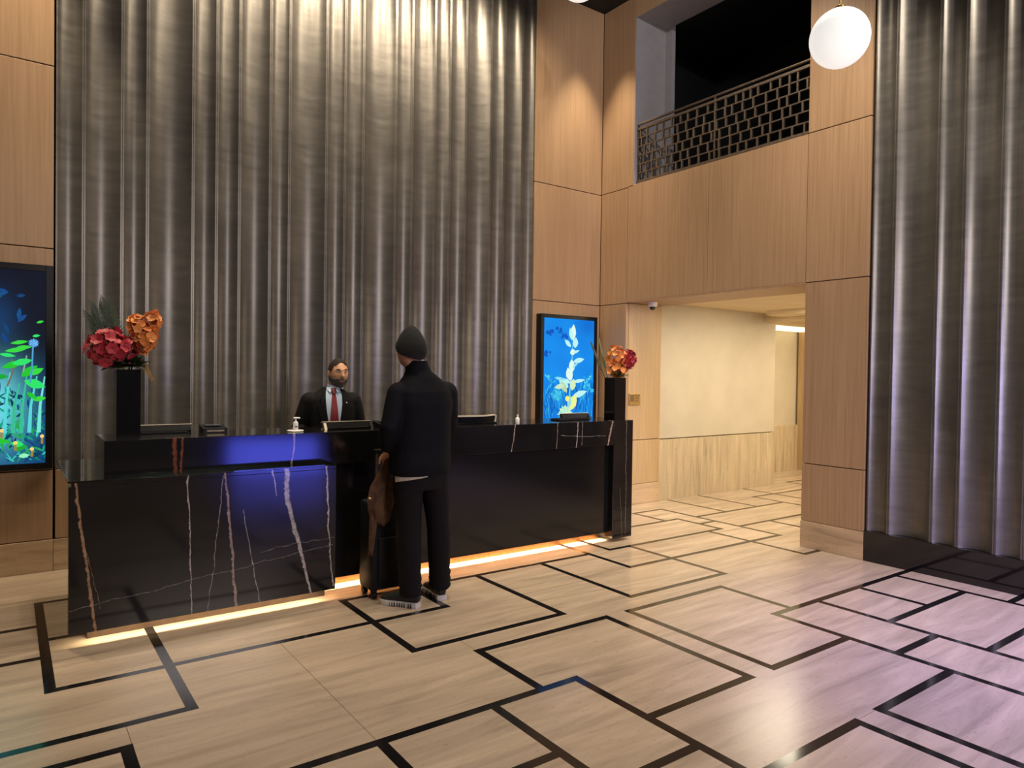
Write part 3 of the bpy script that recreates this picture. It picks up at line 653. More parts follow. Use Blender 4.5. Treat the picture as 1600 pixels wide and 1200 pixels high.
stems(b2, F2, [(4.63, 4.72, 1.66), (4.63, 4.72, 1.75), (4.73, 4.68, 1.69)], M_leaf2)
cluster('orchid_blossom', ME_or, b2, (4.625, 4.71, 1.715), (.070, .068, .092), 36, rg, .7, 1.)
cluster('orchid_blossom', ME_or, b2, (4.62, 4.70, 1.60), (.09, .07, .066), 28, rg, .7, 1.)
cluster('red_blossom', ME_rd, b2, (4.735, 4.67, 1.69), (.052, .052, .078), 30, rg, .42, .62)
palm('palm_leaf', b2, (4.57, 4.80, 1.50), (4.46, 4.86, 1.80), 9, .13, .016, M_leaf, .45)
palm('palm_leaf', b2, (4.58, 4.78, 1.50), (4.51, 4.82, 1.84), 8, .12, .016, M_leaf2, .4)

mb = MB()
for k in range(26): leaf_blade(mb, (4.626+rg.uniform(-.05, .05), 4.73+rg.uniform(-.06, .04), 1.535), (rg.uniform(-.9, .9), rg.uniform(-1, .3), rg.uniform(.1, .8)), .11, .045, Vector((0, 0, 1)), .35)
mb.build('foliage', M_leaf2, b2)
# ------------------------------------------------------------------ things on the counter
def monitor(c, w, tilt, h, label, cream=False):
    x, y = c; t = thing('counter_monitor', (x, y, DZ), label, 'monitor', 'low screens on the counter')
    a = math.radians(tilt); ca, sa = math.cos(a), math.sin(a)      # leaning back screen, its rear towards the lobby
    def pt(u, v, n): return (x+u, y + v*sa + n*ca, DZ+.012 + v*ca - n*sa)
    n0, n1 = -.010, .010
    def slab(u0, u1, v0, v1, a0, a1): return [pt(u0, v0, a0), pt(u1, v0, a0), pt(u1, v0, a1), pt(u0, v0, a1)], Vector(pt(0, v1, 0)) - Vector(pt(0, v0, 0))
    MB().prism(*slab(-w/2, w/2, 0, h, n0, n1)).build('screen_shell', M_blackm, t)
    MB().prism(*slab(-w/2, w/2, h, h+.004, n0, n1)).build('top_edge', M_cream, t)
    for s in (-1, 1): MB().prism([(x+s*w*.47, y-.03, DZ), (x+s*w*.47, y+.05, DZ), pt(s*w*.47, h*.8, n0)], (.02, 0, 0)).build('side_bracket', M_cream if cream and s < 0 else M_blackm, t)
    MB().bbox(x-w*.42, x+w*.42, y-.045, y+.06, DZ, DZ+.014, .004).build('foot', M_black, t); return t
monitor((.80, 5.03), .42, 25, .042, 'low black screen with a pale top edge beside the left vase')
monitor((2.03, 4.86), .38, 20, .040, 'low black screen with a cream bracket in front of the receptionist', True)
def tray(c, w, d, label):
    x, y = c; t = thing('keyboard', (x, y, DZ), label, 'keyboard')
    MB().bbox(x-w/2, x+w/2, y-d/2, y+d/2, DZ, DZ+.014, .004).build('case', M_blackm, t)
    k = MB().bbox(-.0075, .0075, -.0065, .0065, 0, .005, .0015).mesh('key', M_black)
    for r in range(5):
        for q in range(int(w/.021)-1): inst('key', k, t, Matrix.Translation((x-w/2+.022+q*.021, y-d/2+.02+r*(d-.04)/4, DZ+.0135)))
    return t
def terminal(c, label):
    x, y = c; t = thing('card_terminal', (x, y, DZ), label, 'card terminal')
    MB().prism([(x-.075, y-.05, DZ), (x-.075, y+.09, DZ), (x-.075, y+.09, DZ+.05), (x-.075, y-.05, DZ+.028)], (.15, 0, 0)).build('body', M_blackm, t)
    MB().bbox(x-.05, x+.05, y+.0, y+.07, DZ+.044, DZ+.05, .001).build('screen', plain('grey_glass', (.12, .12, .12), .12), t)
    MB().bbox(x-.055, x+.055, y-.052, y-.044, DZ+.008, DZ+.02, .001).build('card_slot', M_bronze, t); return t
terminal((1.13, 4.96), 'black card terminal on the counter near the left bouquet')
terminal((2.335, 4.83), 'black card terminal by the left elbow of the customer')
# curved display stand right of the customer
t = thing('curved_stand', (3.12, 4.86, DZ), 'curved black stand with a cream rim on the counter right of the customer', 'stand')
arc = [(3.12 + .27*s/8, 4.84 + .10*(abs(s)/8)**2) for s in range(-8, 9)]
def ribbon(z0, z1, off0, off1, th):
    mb = MB(); n = len(arc); vs = []
    for x, y in arc: vs += [(x, y+off0, z0), (x, y+off0+th, z0), (x, y+off1+th, z1), (x, y+off1, z1)]
    mb.add(vs, [(4*i+j, 4*i+(j+1) % 4, 4*i+4+(j+1) % 4, 4*i+4+j) for i in range(n-1) for j in range(4)] + [(3, 2, 1, 0), tuple(4*(n-1)+j for j in range(4))]); return mb
ribbon(DZ+.012, DZ+.062, 0, -.02, .012).build('shell', M_blackm, t, smooth=40); ribbon(DZ+.062, DZ+.072, -.03, -.03, .03).build('rim', M_cream, t, smooth=40)
MB().bbox(2.88, 3.36, 4.84, 4.98, DZ, DZ+.012, .004).build('base', M_black, t)
MB().prism([(3.375, 4.90, DZ+.001), (3.375, 4.955, DZ+.001), (3.40, 4.93, DZ+.062), (3.385, 4.90, DZ+.062)], (.012, 0, 0)).build('end_cheek', M_cream, t)
def bottle(x, y, h, r, label, pump):
    t = thing('pump_bottle' if pump else 'lotion_bottle', (x, y, DZ), label, 'bottle')
    z0 = DZ
    if pump:
        MB().lathe((x, y, DZ), [(.050, 0), (.056, .006), (.052, .010)], 24).build('saucer', M_whitep, t, smooth=40); z0 = DZ+.0101
    MB().lathe((x, y, z0), [(r*.96, 0), (r, .006), (r, h*.55), (r*.8, h*.64), (r*.36, h*.70), (r*.36, h*.76)], 20).build('body', M_whitep, t, smooth=35)
    if pump:
        MB().lathe((x, y, z0+h*.755), [(r*.46, 0), (r*.46, h*.07), (r*.16, h*.08), (r*.16, h*.17)], 14).build('collar', M_whitep, t, smooth=35)
        MB().tube([(x-.014, y, z0+h*.945), (x+.012, y, z0+h*.955), (x+.032, y, z0+h*.93)], [.007, .006, .004], 8).build('nozzle', M_whitep, t, smooth=60)
        MB().bbox(x-.008, x+.008, y-r-.0015, y-r+.003, z0+h*.2, z0+h*.34, .001).build('label', M_bronze, t)
    else: MB().lathe((x, y, z0+h*.755), [(r*.42, 0), (r*.42, h*.24)], 14).build('cap', M_whitep, t, smooth=35)
    return t
bottle(1.625, 4.79, .088, .018, 'white pump bottle of hand sanitizer on a saucer, left of the receptionist', True)
bottle(3.47, 4.70, .080, .018, 'small white capped bottle alone on the counter right of the customer', False)
tray((4.22, 4.90), .36, .13, 'black keyboard lying on the counter in front of the blue screen')
monitor((4.36, 4.99), .34, 20, .040, 'low black screen on the counter left of the small bouquet')

# ------------------------------------------------------------------ suitcase and draped coat
sc = thing('suitcase', (2.185, 4.45, 0), 'dark upright trolley suitcase standing between the customer and the desk', 'suitcase')
M_case = plain('charcoal_nylon', (.0065, .006, .007), .6, 120, .25, .1, spec=.2)
MB().bbox(1.995, 2.385, 4.335, 4.555, .055, .66, .028).build('shell', M_case, sc, smooth=40)
MB().bbox(2.04, 2.34, 4.318, 4.34, .12, .42, .01).build('front_pocket', M_case, sc, smooth=40)
for x in (2.03, 2.35):
    for y in (4.37, 4.52):
        w = MB().tube([(x-.014, y, .026), (x+.014, y, .026)], [.026, .026], 16).build('wheel', M_black, sc, smooth=50)
        MB().box(x-.018, x+.018, y-.012, y+.012, .03, .058).build('wheel_fork', M_blackm, w)
for x in (2.10, 2.27): MB().tube([(x, 4.50, .64), (x, 4.50, .985)], [.008, .008], 10).build('handle_post', M_bronze, sc, smooth=50)
MB().bbox(2.08, 2.29, 4.484, 4.516, .975, 1.005, .008).build('handle_grip', M_blackm, sc, smooth=40)
MB().tube([(2.12, 4.445, .66), (2.14, 4.445, .685), (2.23, 4.445, .685), (2.25, 4.445, .66)], [.008]*4, 8).build('top_handle', M_blackm, sc, smooth=50)
MB().tube([(1.995, 4.352, .62), (2.385, 4.352, .62)], [.004, .004], 6).build('zip', M_bronze, sc)
M_coat = plain('brown_suede', (.072, .029, .008), .8, 25, .45, .35)
co = thing('folded_coat', (2.04, 4.27, .33), 'crumpled brown jacket hanging from the left hand of the customer', 'jacket')
def cloth(path, halfw, folds, seed, th=.012):
    # hanging gathered cloth: cross-sections along a path, pleated front and back
    rg = random.Random(seed); mb = MB(); N = 22; ph = [rg.uniform(0, 6.28) for _ in range(4)]
    for i, ((x, y, z), w) in enumerate(zip(path, halfw)):
        for k in range(N):
            a = 2*PI*k/N; r = 1 + .16*math.sin(folds*a + ph[0] + i*.55) + .10*math.sin(2*folds*a + ph[1] - i*.9)
            mb.v.append((x + w[0]*r*math.cos(a), y + w[1]*r*math.sin(a), z + .012*math.sin(3*a + ph[2] + i)))
    n = len(path)
    mb.f += [(i*N+k, i*N+(k+1) % N, (i+1)*N+(k+1) % N, (i+1)*N+k) for i in range(n-1) for k in range(N)] + [tuple(range(N)), tuple(range(n*N-1, (n-1)*N-1, -1))]
    return mb
cloth([(2.085,4.255,.985),(2.075,4.255,.95),(2.06,4.26,.90),(2.045,4.262,.84),(2.03,4.263,.77),(2.02,4.264,.69),(2.015,4.264,.62),(2.02,4.265,.56),(2.03,4.266,.53)],
      [(.018,.018),(.030,.026),(.045,.032),(.058,.036),(.070,.04),(.078,.042),(.074,.042),(.058,.038),(.03,.024)], 4, 2).build('coat_body', M_coat, co, smooth=70)
cloth([(1.985,4.262,.66),(1.975,4.262,.58),(1.97,4.262,.50),(1.962,4.262,.42),(1.956,4.262,.34)], [(.028,.026),(.026,.025),(.022,.022),(.018,.02),(.012,.014)], 3, 5).build('sleeve', M_coat, co, smooth=70)
cloth([(2.075,4.242,.86),(2.085,4.24,.78),(2.085,4.238,.70),(2.08,4.24,.62)], [(.022,.014),(.026,.016),(.024,.016),(.014,.012)], 3, 8).build('lapel', M_coat, co, smooth=70)
MB().ball((1.947, 4.262, .71), (.018, .012, .010), 10, 6).build('buckle', M_brass, co, smooth=60)

# ------------------------------------------------------------------ people
def remesh(mb, name, mat, parent, voxel, smooth_it=4):
    me = mb.mesh(name+'_raw', mat); o = bpy.data.objects.new(name+'_raw', me); COL.objects.link(o)
    m = o.modifiers.new('r', 'REMESH'); m.mode = 'VOXEL'; m.voxel_size = voxel; m.use_smooth_shade = True
    s = o.modifiers.new('s', 'SMOOTH'); s.factor = .5; s.iterations = smooth_it
    dg = bpy.context.evaluated_depsgraph_get(); dg.update(); me2 = bpy.data.meshes.new_from_object(o.evaluated_get(dg))
    me2.name = name; bpy.data.objects.remove(o, do_unlink=True); O = org(parent); me2.transform(Matrix.Translation(-O))
    for p in me2.polygons: p.use_smooth = True
    if not me2.materials: me2.materials.append(mat)
    r = bpy.data.objects.new(name, me2); COL.objects.link(r); r.parent = parent; ORG[r.name] = O.copy(); return r
class Frame:                                            # local axes of a head/body: l = person's left, f = forward
    def __init__(s, c, yaw_, tilt=0): s.c = Vector(c); s.f = Vector((math.sin(yaw_), math.cos(yaw_), 0)); s.l = Vector((-math.cos(yaw_), math.sin(yaw_), 0)); s.u = Vector((0, 0, 1)); \
        (setattr(s, 'u', (s.u*math.cos(tilt) + s.f*math.sin(tilt))), setattr(s, 'f', (s.f*math.cos(tilt) - Vector((0, 0, 1))*math.sin(tilt))))
    def __call__(s, x, y, z): return s.c + s.l*x + s.f*y + s.u*z
def G2(a, s): return math.exp(-(a/s)**2)
def head_local(th, ph, k=1.):
    x = .076*math.sin(th)*math.sin(ph); y = .097*math.sin(th)*math.cos(ph); z = .118*math.cos(th)
    if z < -.01:
        j = min(1, (-z-.01)/.105); x *= 1 - .30*j**1.4
        if y < 0: y *= 1 - .42*j
        else: y *= 1 + .04*j
        x *= 1 + .16*G2(z+.075, .03); y *= 1 + (.10*G2(z+.095, .025) if y > 0 else 0)
    if y > 0:
        fr = min(1, y/.05)
        y += fr*(.024*G2(x, .0125)*(G2(z+.026, .016) + .45*G2(z+.004, .018)) + .006*G2(x, .05)*G2(z-.030, .012) - .010*(G2(abs(x)-.031, .014)*G2(z-.010, .012)))
        y += fr*(.007*G2(x, .024)*(G2(z+.055, .006) + G2(z+.069, .007)) - .004*G2(x, .024)*G2(z+.062, .003) + .007*G2(x, .026)*G2(z+.098, .013) + .004*G2(abs(x)-.045, .018)*G2(z+.025, .02))
    else: y *= 1.03
    return x, y, z
def head_grid(F, fn=head_local, nt=40, npn=56, off=0.):
    vs = [[None]*npn for _ in range(nt+1)]
    for i in range(nt+1):
        for k in range(npn):
            x, y, z = fn(PI*i/nt, 2*PI*k/npn - PI)
            if off: q = math.sqrt((x/.076)**2 + (y/.097)**2 + (z/.118)**2) or 1; x, y, z = x*(1+off/.09/q), y*(1+off/.09/q), z*(1+off/.10/q)
            vs[i][k] = (x, y, z)
    return vs
def head_into(mb, F):
    nt, npn = 40, 56; g = head_grid(F, nt=nt, npn=npn); vs = [F(*p) for r in g for p in r]
    mb.add(vs, [(i*npn+k, i*npn+(k+1) % npn, (i+1)*npn+(k+1) % npn, (i+1)*npn+k) for i in range(nt) for k in range(npn)])
    for s in (-1, 1):                                   # ears
        e = MB().ball((0, 0, 0), (.008, .018, .031), 12, 8); mb.add([F(s*.077 + v[0] + s*.12*(-v[1]+.01), -.008+v[1], -.005+v[2]) for v in e.v], e.f)
def head_patch(name, F, mask, off, mat, parent, th=.006, wob=0., nt=60, npn=84, shape=None):
    # thick patch that follows the head surface (hair, beard, cap)
    g0 = head_grid(F, nt=nt, npn=npn, off=-.002); g1 = head_grid(F, nt=nt, npn=npn, off=off); mb = MB(); idx = {}; rg = random.Random(4)
    wv = [[rg.uniform(-wob, wob) for _ in range(npn)] for _ in range(nt+1)]
    def vid(i, k, top):
        k %= npn
        if (i, k, top) not in idx:
            p = g1[i][k] if top else g0[i][k]
            if top and wob: p = tuple(c*(1+wv[i][k]) for c in p)
            if top and shape: p = shape(*p)
            idx[(i, k, top)] = len(mb.v); mb.v.append(F(*p))
        return idx[(i, k, top)]
    sel = {(i, k) for i in range(nt) for k in range(npn) if mask(*[(g0[i][k][c] + g0[i+1][(k+1) % npn][c])/2 for c in range(3)])}
    for i, k in sel:
        mb.f.append((vid(i, k, 1), vid(i, k+1, 1), vid(i+1, k+1, 1), vid(i+1, k, 1))); mb.f.append((vid(i+1, k, 0), vid(i+1, k+1, 0), vid(i, k+1, 0), vid(i, k, 0)))
        for di, dk, a, b in ((-1, 0, (i, k), (i, k+1)), (1, 0, (i+1, k+1), (i+1, k)), (0, 1, (i, k+1), (i+1, k+1)), (0, -1, (i+1, k), (i, k))):
            if (i+di, (k+dk) % npn) not in sel: mb.f.append((vid(*a, 0), vid(*b, 0), vid(*b, 1), vid(*a, 1)))
    return mb.build(name, mat, parent, smooth=60)
def hand_into(mb, wrist, d, n, curl, side, scale=1.):
    # d = direction of the fingers, n = palm normal (palm side), side = +1 when the thumb lies along d x n
    d = Vector(d).normalized(); n = Vector(n); n = (n - d*n.dot(d)).normalized(); s = d.cross(n)*side; W_ = Vector(wrist); k = scale
    mb.tube([W_ - d*.03*k, W_, W_+d*.04*k, W_+d*.085*k, W_+d*.098*k], [(.026*k, .020*k), (.028*k, .019*k), (.040*k, .016*k), (.042*k, .014*k), (.036*k, .010*k)], 14, s)
    for q, L in zip((.030, .010, -.010, -.029), (.070, .078, .073, .058)):
        p = W_ + d*.088*k + s*q*k; pts = [p - d*.02*k, p]; a = 0; dd = d
        for seg in (.45, .32, .23):
            a += curl; dd = d*math.cos(a) + n*math.sin(a); pts.append(pts[-1] + dd*L*seg*k)
        mb.tube(pts, [.0095*k, .0095*k, .0088*k, .0080*k, .0062*k], 9)
    p = W_ + d*.022*k + s*.026*k; t1 = (d*.55 + s*.75 + n*.35).normalized(); t2 = (d*.9 + s*.25 + n*.45).normalized()
    mb.tube([p, p+t1*.034*k, p+t1*.034*k+t2*.030*k, p+t1*.034*k+t2*.052*k], [.014*k, .0115*k, .0105*k, .007*k], 10)
def skin_mat(name, c):
    t = NT(name); f = t.noise(t.pos(), 35, 3); t.set(col=t.ramp(f, [(.3, tuple(x*.88 for x in c)), (.7, tuple(min(1, x*1.08) for x in c))]), rough=.5); t.b.inputs['Subsurface Weight'].default_value = .08
    t.b.inputs['Subsurface Radius'].default_value = (.01, .004, .002); return t.m
def limb(mb, a, b, c, ra, rb, rc, lat, seg=18):
    a, b, c = Vector(a), Vector(b), Vector(c); P = [a, a.lerp(b, .35), a.lerp(b, .75), b, b.lerp(c, .3), b.lerp(c, .7), c]
    mix = lambda p, q, k: tuple(x+(y-x)*k for x, y in zip(p, q))
    u = (a-b).normalized(); r0 = sum(ra)/2
    P = [a+u*r0*.92, a+u*r0*.75, a+u*r0*.4] + P
    mb.tube(P, [tuple(x*.30 for x in ra), tuple(x*.62 for x in ra), tuple(x*.9 for x in ra), ra, mix(ra, rb, .3), mix(ra, rb, .85), rb, tuple(x*1.02 for x in mix(rb, rc, .2)), mix(rb, rc, .75), rc], seg, lat)
    mb.ball(b, min(rb), 12, 8)
def torso_rings(mb, rings, F, seg=28):
    # rings: (x, y, z, rx, ry) in the body frame, superelliptic sections
    vs = []
    for x, y, z, rx, ry in rings:
        for k in range(seg):
            a = 2*PI*k/seg; ca, sa = math.cos(a), math.sin(a); e = .82
            vs.append(F(x + rx*math.copysign(abs(ca)**e, ca), y + ry*math.copysign(abs(sa)**e, sa), z))
    n = len(rings)
    mb.add(vs, [(i*seg+k, i*seg+(k+1) % seg, (i+1)*seg+(k+1) % seg, (i+1)*seg+k) for i in range(n-1) for k in range(seg)] + [tuple(range(seg-1, -1, -1)), tuple((n-1)*seg+k for k in range(seg))])
def shoe(parent, heel, toe, h, M_up, M_sole):
    A, B = Vector(heel), Vector(toe); d = (B-A).normalized(); L = (B-A).length; s = Vector((-d.y, d.x, 0))
    def outline(z, k): return [(A + d*L*t + s*w*k + Vector((0, 0, z))) for t, w in ((0, .022), (.03, .034), (.25, .038), (.45, .037), (.7, .049), (.85, .045), (.96, .028), (1, .0))] + \
                             [(A + d*L*t - s*w*k + Vector((0, 0, z))) for t, w in ((.96, .028), (.85, .045), (.7, .049), (.45, .037), (.25, .038), (.03, .034), (0, .022))]
    mb = MB(); o0 = outline(.0, 1.); o1 = outline(.016, 1.1); o2 = outline(.034, 1.04); n = len(o0); mb.add(o0+o1+o2, [tuple(range(n-1, -1, -1)), tuple(range(2*n, 3*n))] + [(r*n+i, r*n+(i+1) % n, (r+1)*n+(i+1) % n, (r+1)*n+i) for r in (0, 1) for i in range(n)])
    sh = mb.build('shoe_sole', M_sole, parent, smooth=40)
    gr = MB()
    for t in (.14, .2, .3, .36, .42, .48, .54, .6, .66):
        for q in (-1, 1):
            w = .039 if t < .5 else .044; p = A + d*L*t + s*q*w*1.09; gr.add([p+d*.002-s*q*.006, p-d*.002-s*q*.006, p-d*.002+s*q*.0035, p+d*.002+s*q*.0035] + [v+Vector((0, 0, .028)) for v in (p+d*.002-s*q*.006, p-d*.002-s*q*.006, p-d*.002+s*q*.0035, p+d*.002+s*q*.0035)], [(0,1,2,3),(7,6,5,4),(0,4,5,1),(1,5,6,2),(2,6,7,3),(3,7,4,0)])
    gr.build('sole_groove', M_up, sh)
    up = MB(); up.tube([A+d*L*t+Vector((0, 0, z)) for t, z in ((.005, .055), (.10, .062), (.28, .064), (.48, .058), (.7, .050), (.88, .042), (.985, .034))], [(.024, .030), (.034, .042), (.036, .046), (.038, .036), (.044, .026), (.038, .018), (.014, .006)], 18, s)
    up.tube([A+d*L*.16+Vector((0, 0, .05)), A+d*L*.16+Vector((0, 0, h))], [(.035, .045), (.036, .046)], 16, s); up.build('shoe_upper', M_up, parent, smooth=60)

# ---- customer, seen from behind, facing the desk
M_skin1 = skin_mat('warm_skin', (.50, .25, .16)); M_skin2 = skin_mat('olive_skin', (.68, .36, .20))
M_jack = plain('navy_jacket_cloth', (.0048, .0048, .0075), .75, 90, .2, .06, spec=.12); M_trou = plain('charcoal_trouser_cloth', (.0095, .0082, .0095), .8, 110, .2, .06, spec=.12)
M_sole = plain('white_rubber', (.62, .58, .54), .6, 60, .08); M_shoe = plain('black_shoe_mesh', (.008, .008, .008), .6, 200, .3)
def knit():
    t = NT('black_rib_knit'); p = t.pos(); f = t.noise(t.mapping(p, (160, 160, 18)), 1, 2); t.set(col=t.ramp(f, [(.3, (.004, .004, .004)), (.7, (.012, .011, .011))]), rough=.95); t.bump(f, .5, .004); return t.m
cu = thing('person', (2.23, 4.10, 0), 'person in dark jacket, black beanie and white-soled shoes standing with back turned', 'person')
BF = Frame((2.225, 4.09, 0), -.06); HF = Frame((2.150, 4.105, 1.688), -.28)
J = dict(shL=(2.065, 4.08, 1.40), elL=(1.972, 4.045, 1.205), wrL=(2.035, 4.195, 1.015), shR=(2.405, 4.085, 1.40), elR=(2.505, 4.20, 1.215), wrR=(2.455, 4.46, 1.185),
         hpL=(2.14, 4.08, .90), knL=(2.150, 4.105, .49), anL=(2.165, 4.10, .085), hpR=(2.325, 4.08, .90), knR=(2.385, 4.115, .49), anR=(2.410, 4.14, .085))
mb = MB(); head_into(mb, HF)
mb.tube([(2.215, 4.085, 1.44), (2.19, 4.09, 1.53), (2.165, 4.095, 1.62)], [(.065, .062), (.058, .058), (.058, .06)], 18)
torso_rings(mb, [(0, 0, .82, .14, .10), (0, 0, .92, .155, .11), (0, 0, 1.06, .135, .095), (0, 0, 1.25, .155, .105), (0, 0, 1.40, .165, .095), (0, 0, 1.47, .12, .07), (0, 0, 1.50, .06, .055)], BF)
for s in 'LR':
    limb(mb, J['sh'+s], J['el'+s], J['wr'+s], (.048, .048), (.038, .038), (.027, .024), (0, 1, .2)); limb(mb, J['hp'+s], J['kn'+s], J['an'+s], (.082, .085), (.055, .058), (.040, .044), (1, 0, 0))
hand_into(mb, J['wrL'], (.35, .72, -.42), (.3, .1, -1), .75, 1); hand_into(mb, J['wrR'], (-.05, .97, -.22), (0, 0, -1), .10, -1)
remesh(mb, 'body', M_skin1, cu, .0065, 3)
# beanie
def beanie_shape(x, y, z):
    if z > .02: k = (z-.02)/.10; x *= 1-.05*k*k; y *= 1-.05*k*k; z += .016*k**3
    return x, y-.004, z
head_patch('beanie', HF, lambda x, y, z: z > (-.045 + .35*max(0, y+.06) if y < .02 else -.018 + .75*(y-.02)), .017, knit(), cu, shape=beanie_shape, wob=.006)
# jacket
mb = MB()
torso_rings(mb, [(.005, 0, .875, .205, .150), (.005, 0, .93, .212, .155), (0, 0, 1.05, .205, .148), (0, -.005, 1.20, .205, .145), (0, -.01, 1.34, .212, .142), (0, -.012, 1.42, .202, .128), (0, -.010, 1.475, .165, .108), (.01, -.008, 1.52, .118, .092), (.025, 0, 1.555, .082, .080), (.034, .004, 1.595, .072, .073)], BF)
limb(mb, (2.062, 4.08, 1.405), (1.978, 4.045, 1.195), (2.022, 4.165, 1.045), (.078, .085), (.066, .064), (.048, .046), (0, 1, .2))
limb(mb, (2.408, 4.085, 1.41), (2.488, 4.17, 1.200), (2.465, 4.415, 1.185), (.078, .085), (.068, .066), (.050, .048), (0, 1, .2))
jk = remesh(mb, 'jacket', M_jack, cu, .009, 8)
col = MB()
for z0, z1, r0, r1 in ((1.555, 1.622, .080, .073),):
    n = 28; c0 = BF(.030, .002, z0); c1 = BF(.038, .004, z1); vs = []
    for c, r in ((c0, r0), (c1, r1), (c1, r1-.008), (c0, r0-.008)):
        vs += [c + Vector((r*math.cos(2*PI*k/n), r*math.sin(2*PI*k/n)*1.02, 0)) for k in range(n)]
    col.add(vs, [(i*n+k, i*n+(k+1) % n, ((i+1) % 4)*n+(k+1) % n, ((i+1) % 4)*n+k) for i in range(4) for k in range(n)])
col.build('collar', M_jack, jk, smooth=50)
sh_ = MB(); seg = 14; vs = []
for r_, k in enumerate((1.0, .985)):
    for q in range(seg): f = q/(seg-1); a = math.radians(-5 - 75*f); vs.append(BF(.200*k*math.cos(a), .148*k*math.sin(a), .90 if r_ == 0 else .838 + .035*f))
sh_.add(vs, [(q, q+1, seg+q+1, seg+q) for q in range(seg-1)]); sh_.build('shirt_hem', plain('pale_shirt', (.50, .43, .34), .8), cu, smooth=60)
# trousers
mb = MB(); torso_rings(mb, [(0, 0, .78, .165, .125), (0, 0, .86, .178, .135), (0, 0, .95, .165, .125), (0, 0, 1.02, .15, .11)], BF)
limb(mb, (2.135, 4.085, .86), (2.150, 4.105, .49), (2.168, 4.10, .075), (.100, .108), (.080, .088), (.068, .080), (1, 0, 0)); limb(mb, (2.325, 4.085, .86), (2.385, 4.115, .49), (2.412, 4.14, .075), (.098, .108), (.078, .088), (.066, .080), (1, 0, 0))
for (x, y), s in (((2.168, 4.10), 1), ((2.412, 4.14), 2)):
    for z in (.10, .14, .185): mb.tube([(x, y, z-.012), (x, y, z), (x, y, z+.012)], [(.066, .078), (.073, .085), (.066, .078)], 18, (1, .2*s, 0))
remesh(mb, 'trousers', M_trou, cu, .009, 5)
shoe(cu, (2.205, 4.045, 0), (2.035, 4.285, 0), .10, M_shoe, M_sole); shoe(cu, (2.405, 4.085, 0), (2.437, 4.375, 0), .10, M_shoe, M_sole)

# ---- receptionist behind the desk
M_suit = plain('charcoal_suit_cloth', (.009, .0088, .0098), .75, 120, .2, .05, spec=.12); M_shirt = plain('pale_blue_shirt', (.55, .69, .86), .7, 80, .05); M_tie = plain('red_tie_silk', (.24, .012, .014), .45, 120, .25)
M_hair = plain('dark_brown_hair', (.016, .008, .005), .85, 150, .5, .3); M_beard = plain('grizzled_beard', (.12, .105, .098), .9, 220, .85, .3)
rc = thing('person', (2.16, 5.48, 0), 'receptionist in dark suit, pale blue shirt and red tie behind the desk', 'person')
RF = Frame((2.155, 5.48, .028), PI + .20); RG = Frame((2.155, 5.48, 0), PI + .20); RH = Frame((2.195, 5.445, 1.528), PI + .02)
mb = MB(); head_into(mb, RH)
mb.tube([(2.175, 5.485, 1.32), (2.185, 5.475, 1.39), (2.19, 5.465, 1.46)], [(.062, .06), (.056, .056), (.056, .058)], 18)
torso_rings(mb, [(0, 0, .72, .14, .10), (0, 0, .80, .155, .11), (0, 0, .95, .135, .095), (0, 0, 1.14, .15, .10), (0, 0, 1.27, .16, .09), (0, 0, 1.34, .11, .07), (0, 0, 1.37, .06, .055)], RF)
RJ = dict(shR=RF(-.190, 0, 1.275), elR=RF(-.255, -.02, 1.06), wrR=RF(-.20, .13, .96), shL=RF(.182, 0, 1.275), elL=RF(.235, -.02, 1.06), wrL=RF(.17, .13, .96),
          hpL=RF(.09, 0, .82), knL=RG(.10, .01, .46), anL=RG(.11, -.01, .085), hpR=RF(-.09, 0, .82), knR=RG(-.10, .01, .46), anR=RG(-.11, -.01, .085))
for s in 'LR':
    limb(mb, RJ['sh'+s], RJ['el'+s], RJ['wr'+s], (.046, .046), (.037, .037), (.027, .024), RF.f); limb(mb, RJ['hp'+s], RJ['kn'+s], RJ['an'+s], (.08, .083), (.054, .056), (.04, .043), RF.l)
    hand_into(mb, RJ['wr'+s], RF.f*.95 - RF.u*.12 + RF.l*(.2 if s == 'R' else -.2), (0, 0, -1), .22, 1 if s == 'L' else -1)
remesh(mb, 'body', M_skin2, rc, .005, 2)
suit_rings = [(0, 0, .70, .185, .135), (0, 0, .80, .182, .135), (0, 0, .95, .170, .125), (0, 0, 1.12, .188, .128), (0, 0, 1.22, .198, .122), (0, 0, 1.29, .186, .110), (0, -.002, 1.33, .150, .095), (0, -.004, 1.36, .110, .080), (0, -.008, 1.39, .070, .066)]
mb = MB(); torso_rings(mb, suit_rings, RF)
for s in 'LR': limb(mb, RJ['sh'+s] - (Vector(RJ['sh'+s])-RF(0, 0, 1.275))*.10, RJ['el'+s], Vector(RJ['el'+s]).lerp(Vector(RJ['wr'+s]), .92), (.074, .078), (.060, .060), (.044, .042), RF.f)
js = remesh(mb, 'suit_jacket', M_suit, rc, .007, 12)
def front(x, z, off):                                   # point on the chest surface
    for a, b in zip(suit_rings[:-1], suit_rings[1:]):
        if a[2] <= z <= b[2]:
            k = (z-a[2])/(b[2]-a[2]); rx = a[3]+(b[3]-a[3])*k; ry = a[4]+(b[4]-a[4])*k; yy = a[1]+(b[1]-a[1])*k
            e = .82; c = min(1, abs(x)/rx)**(1/e); sn = math.sqrt(max(0, 1-c*c)); return RF(x, yy + ry*sn**e + off, z)
    return RF(x, suit_rings[-1][1] + .066 + off, z)
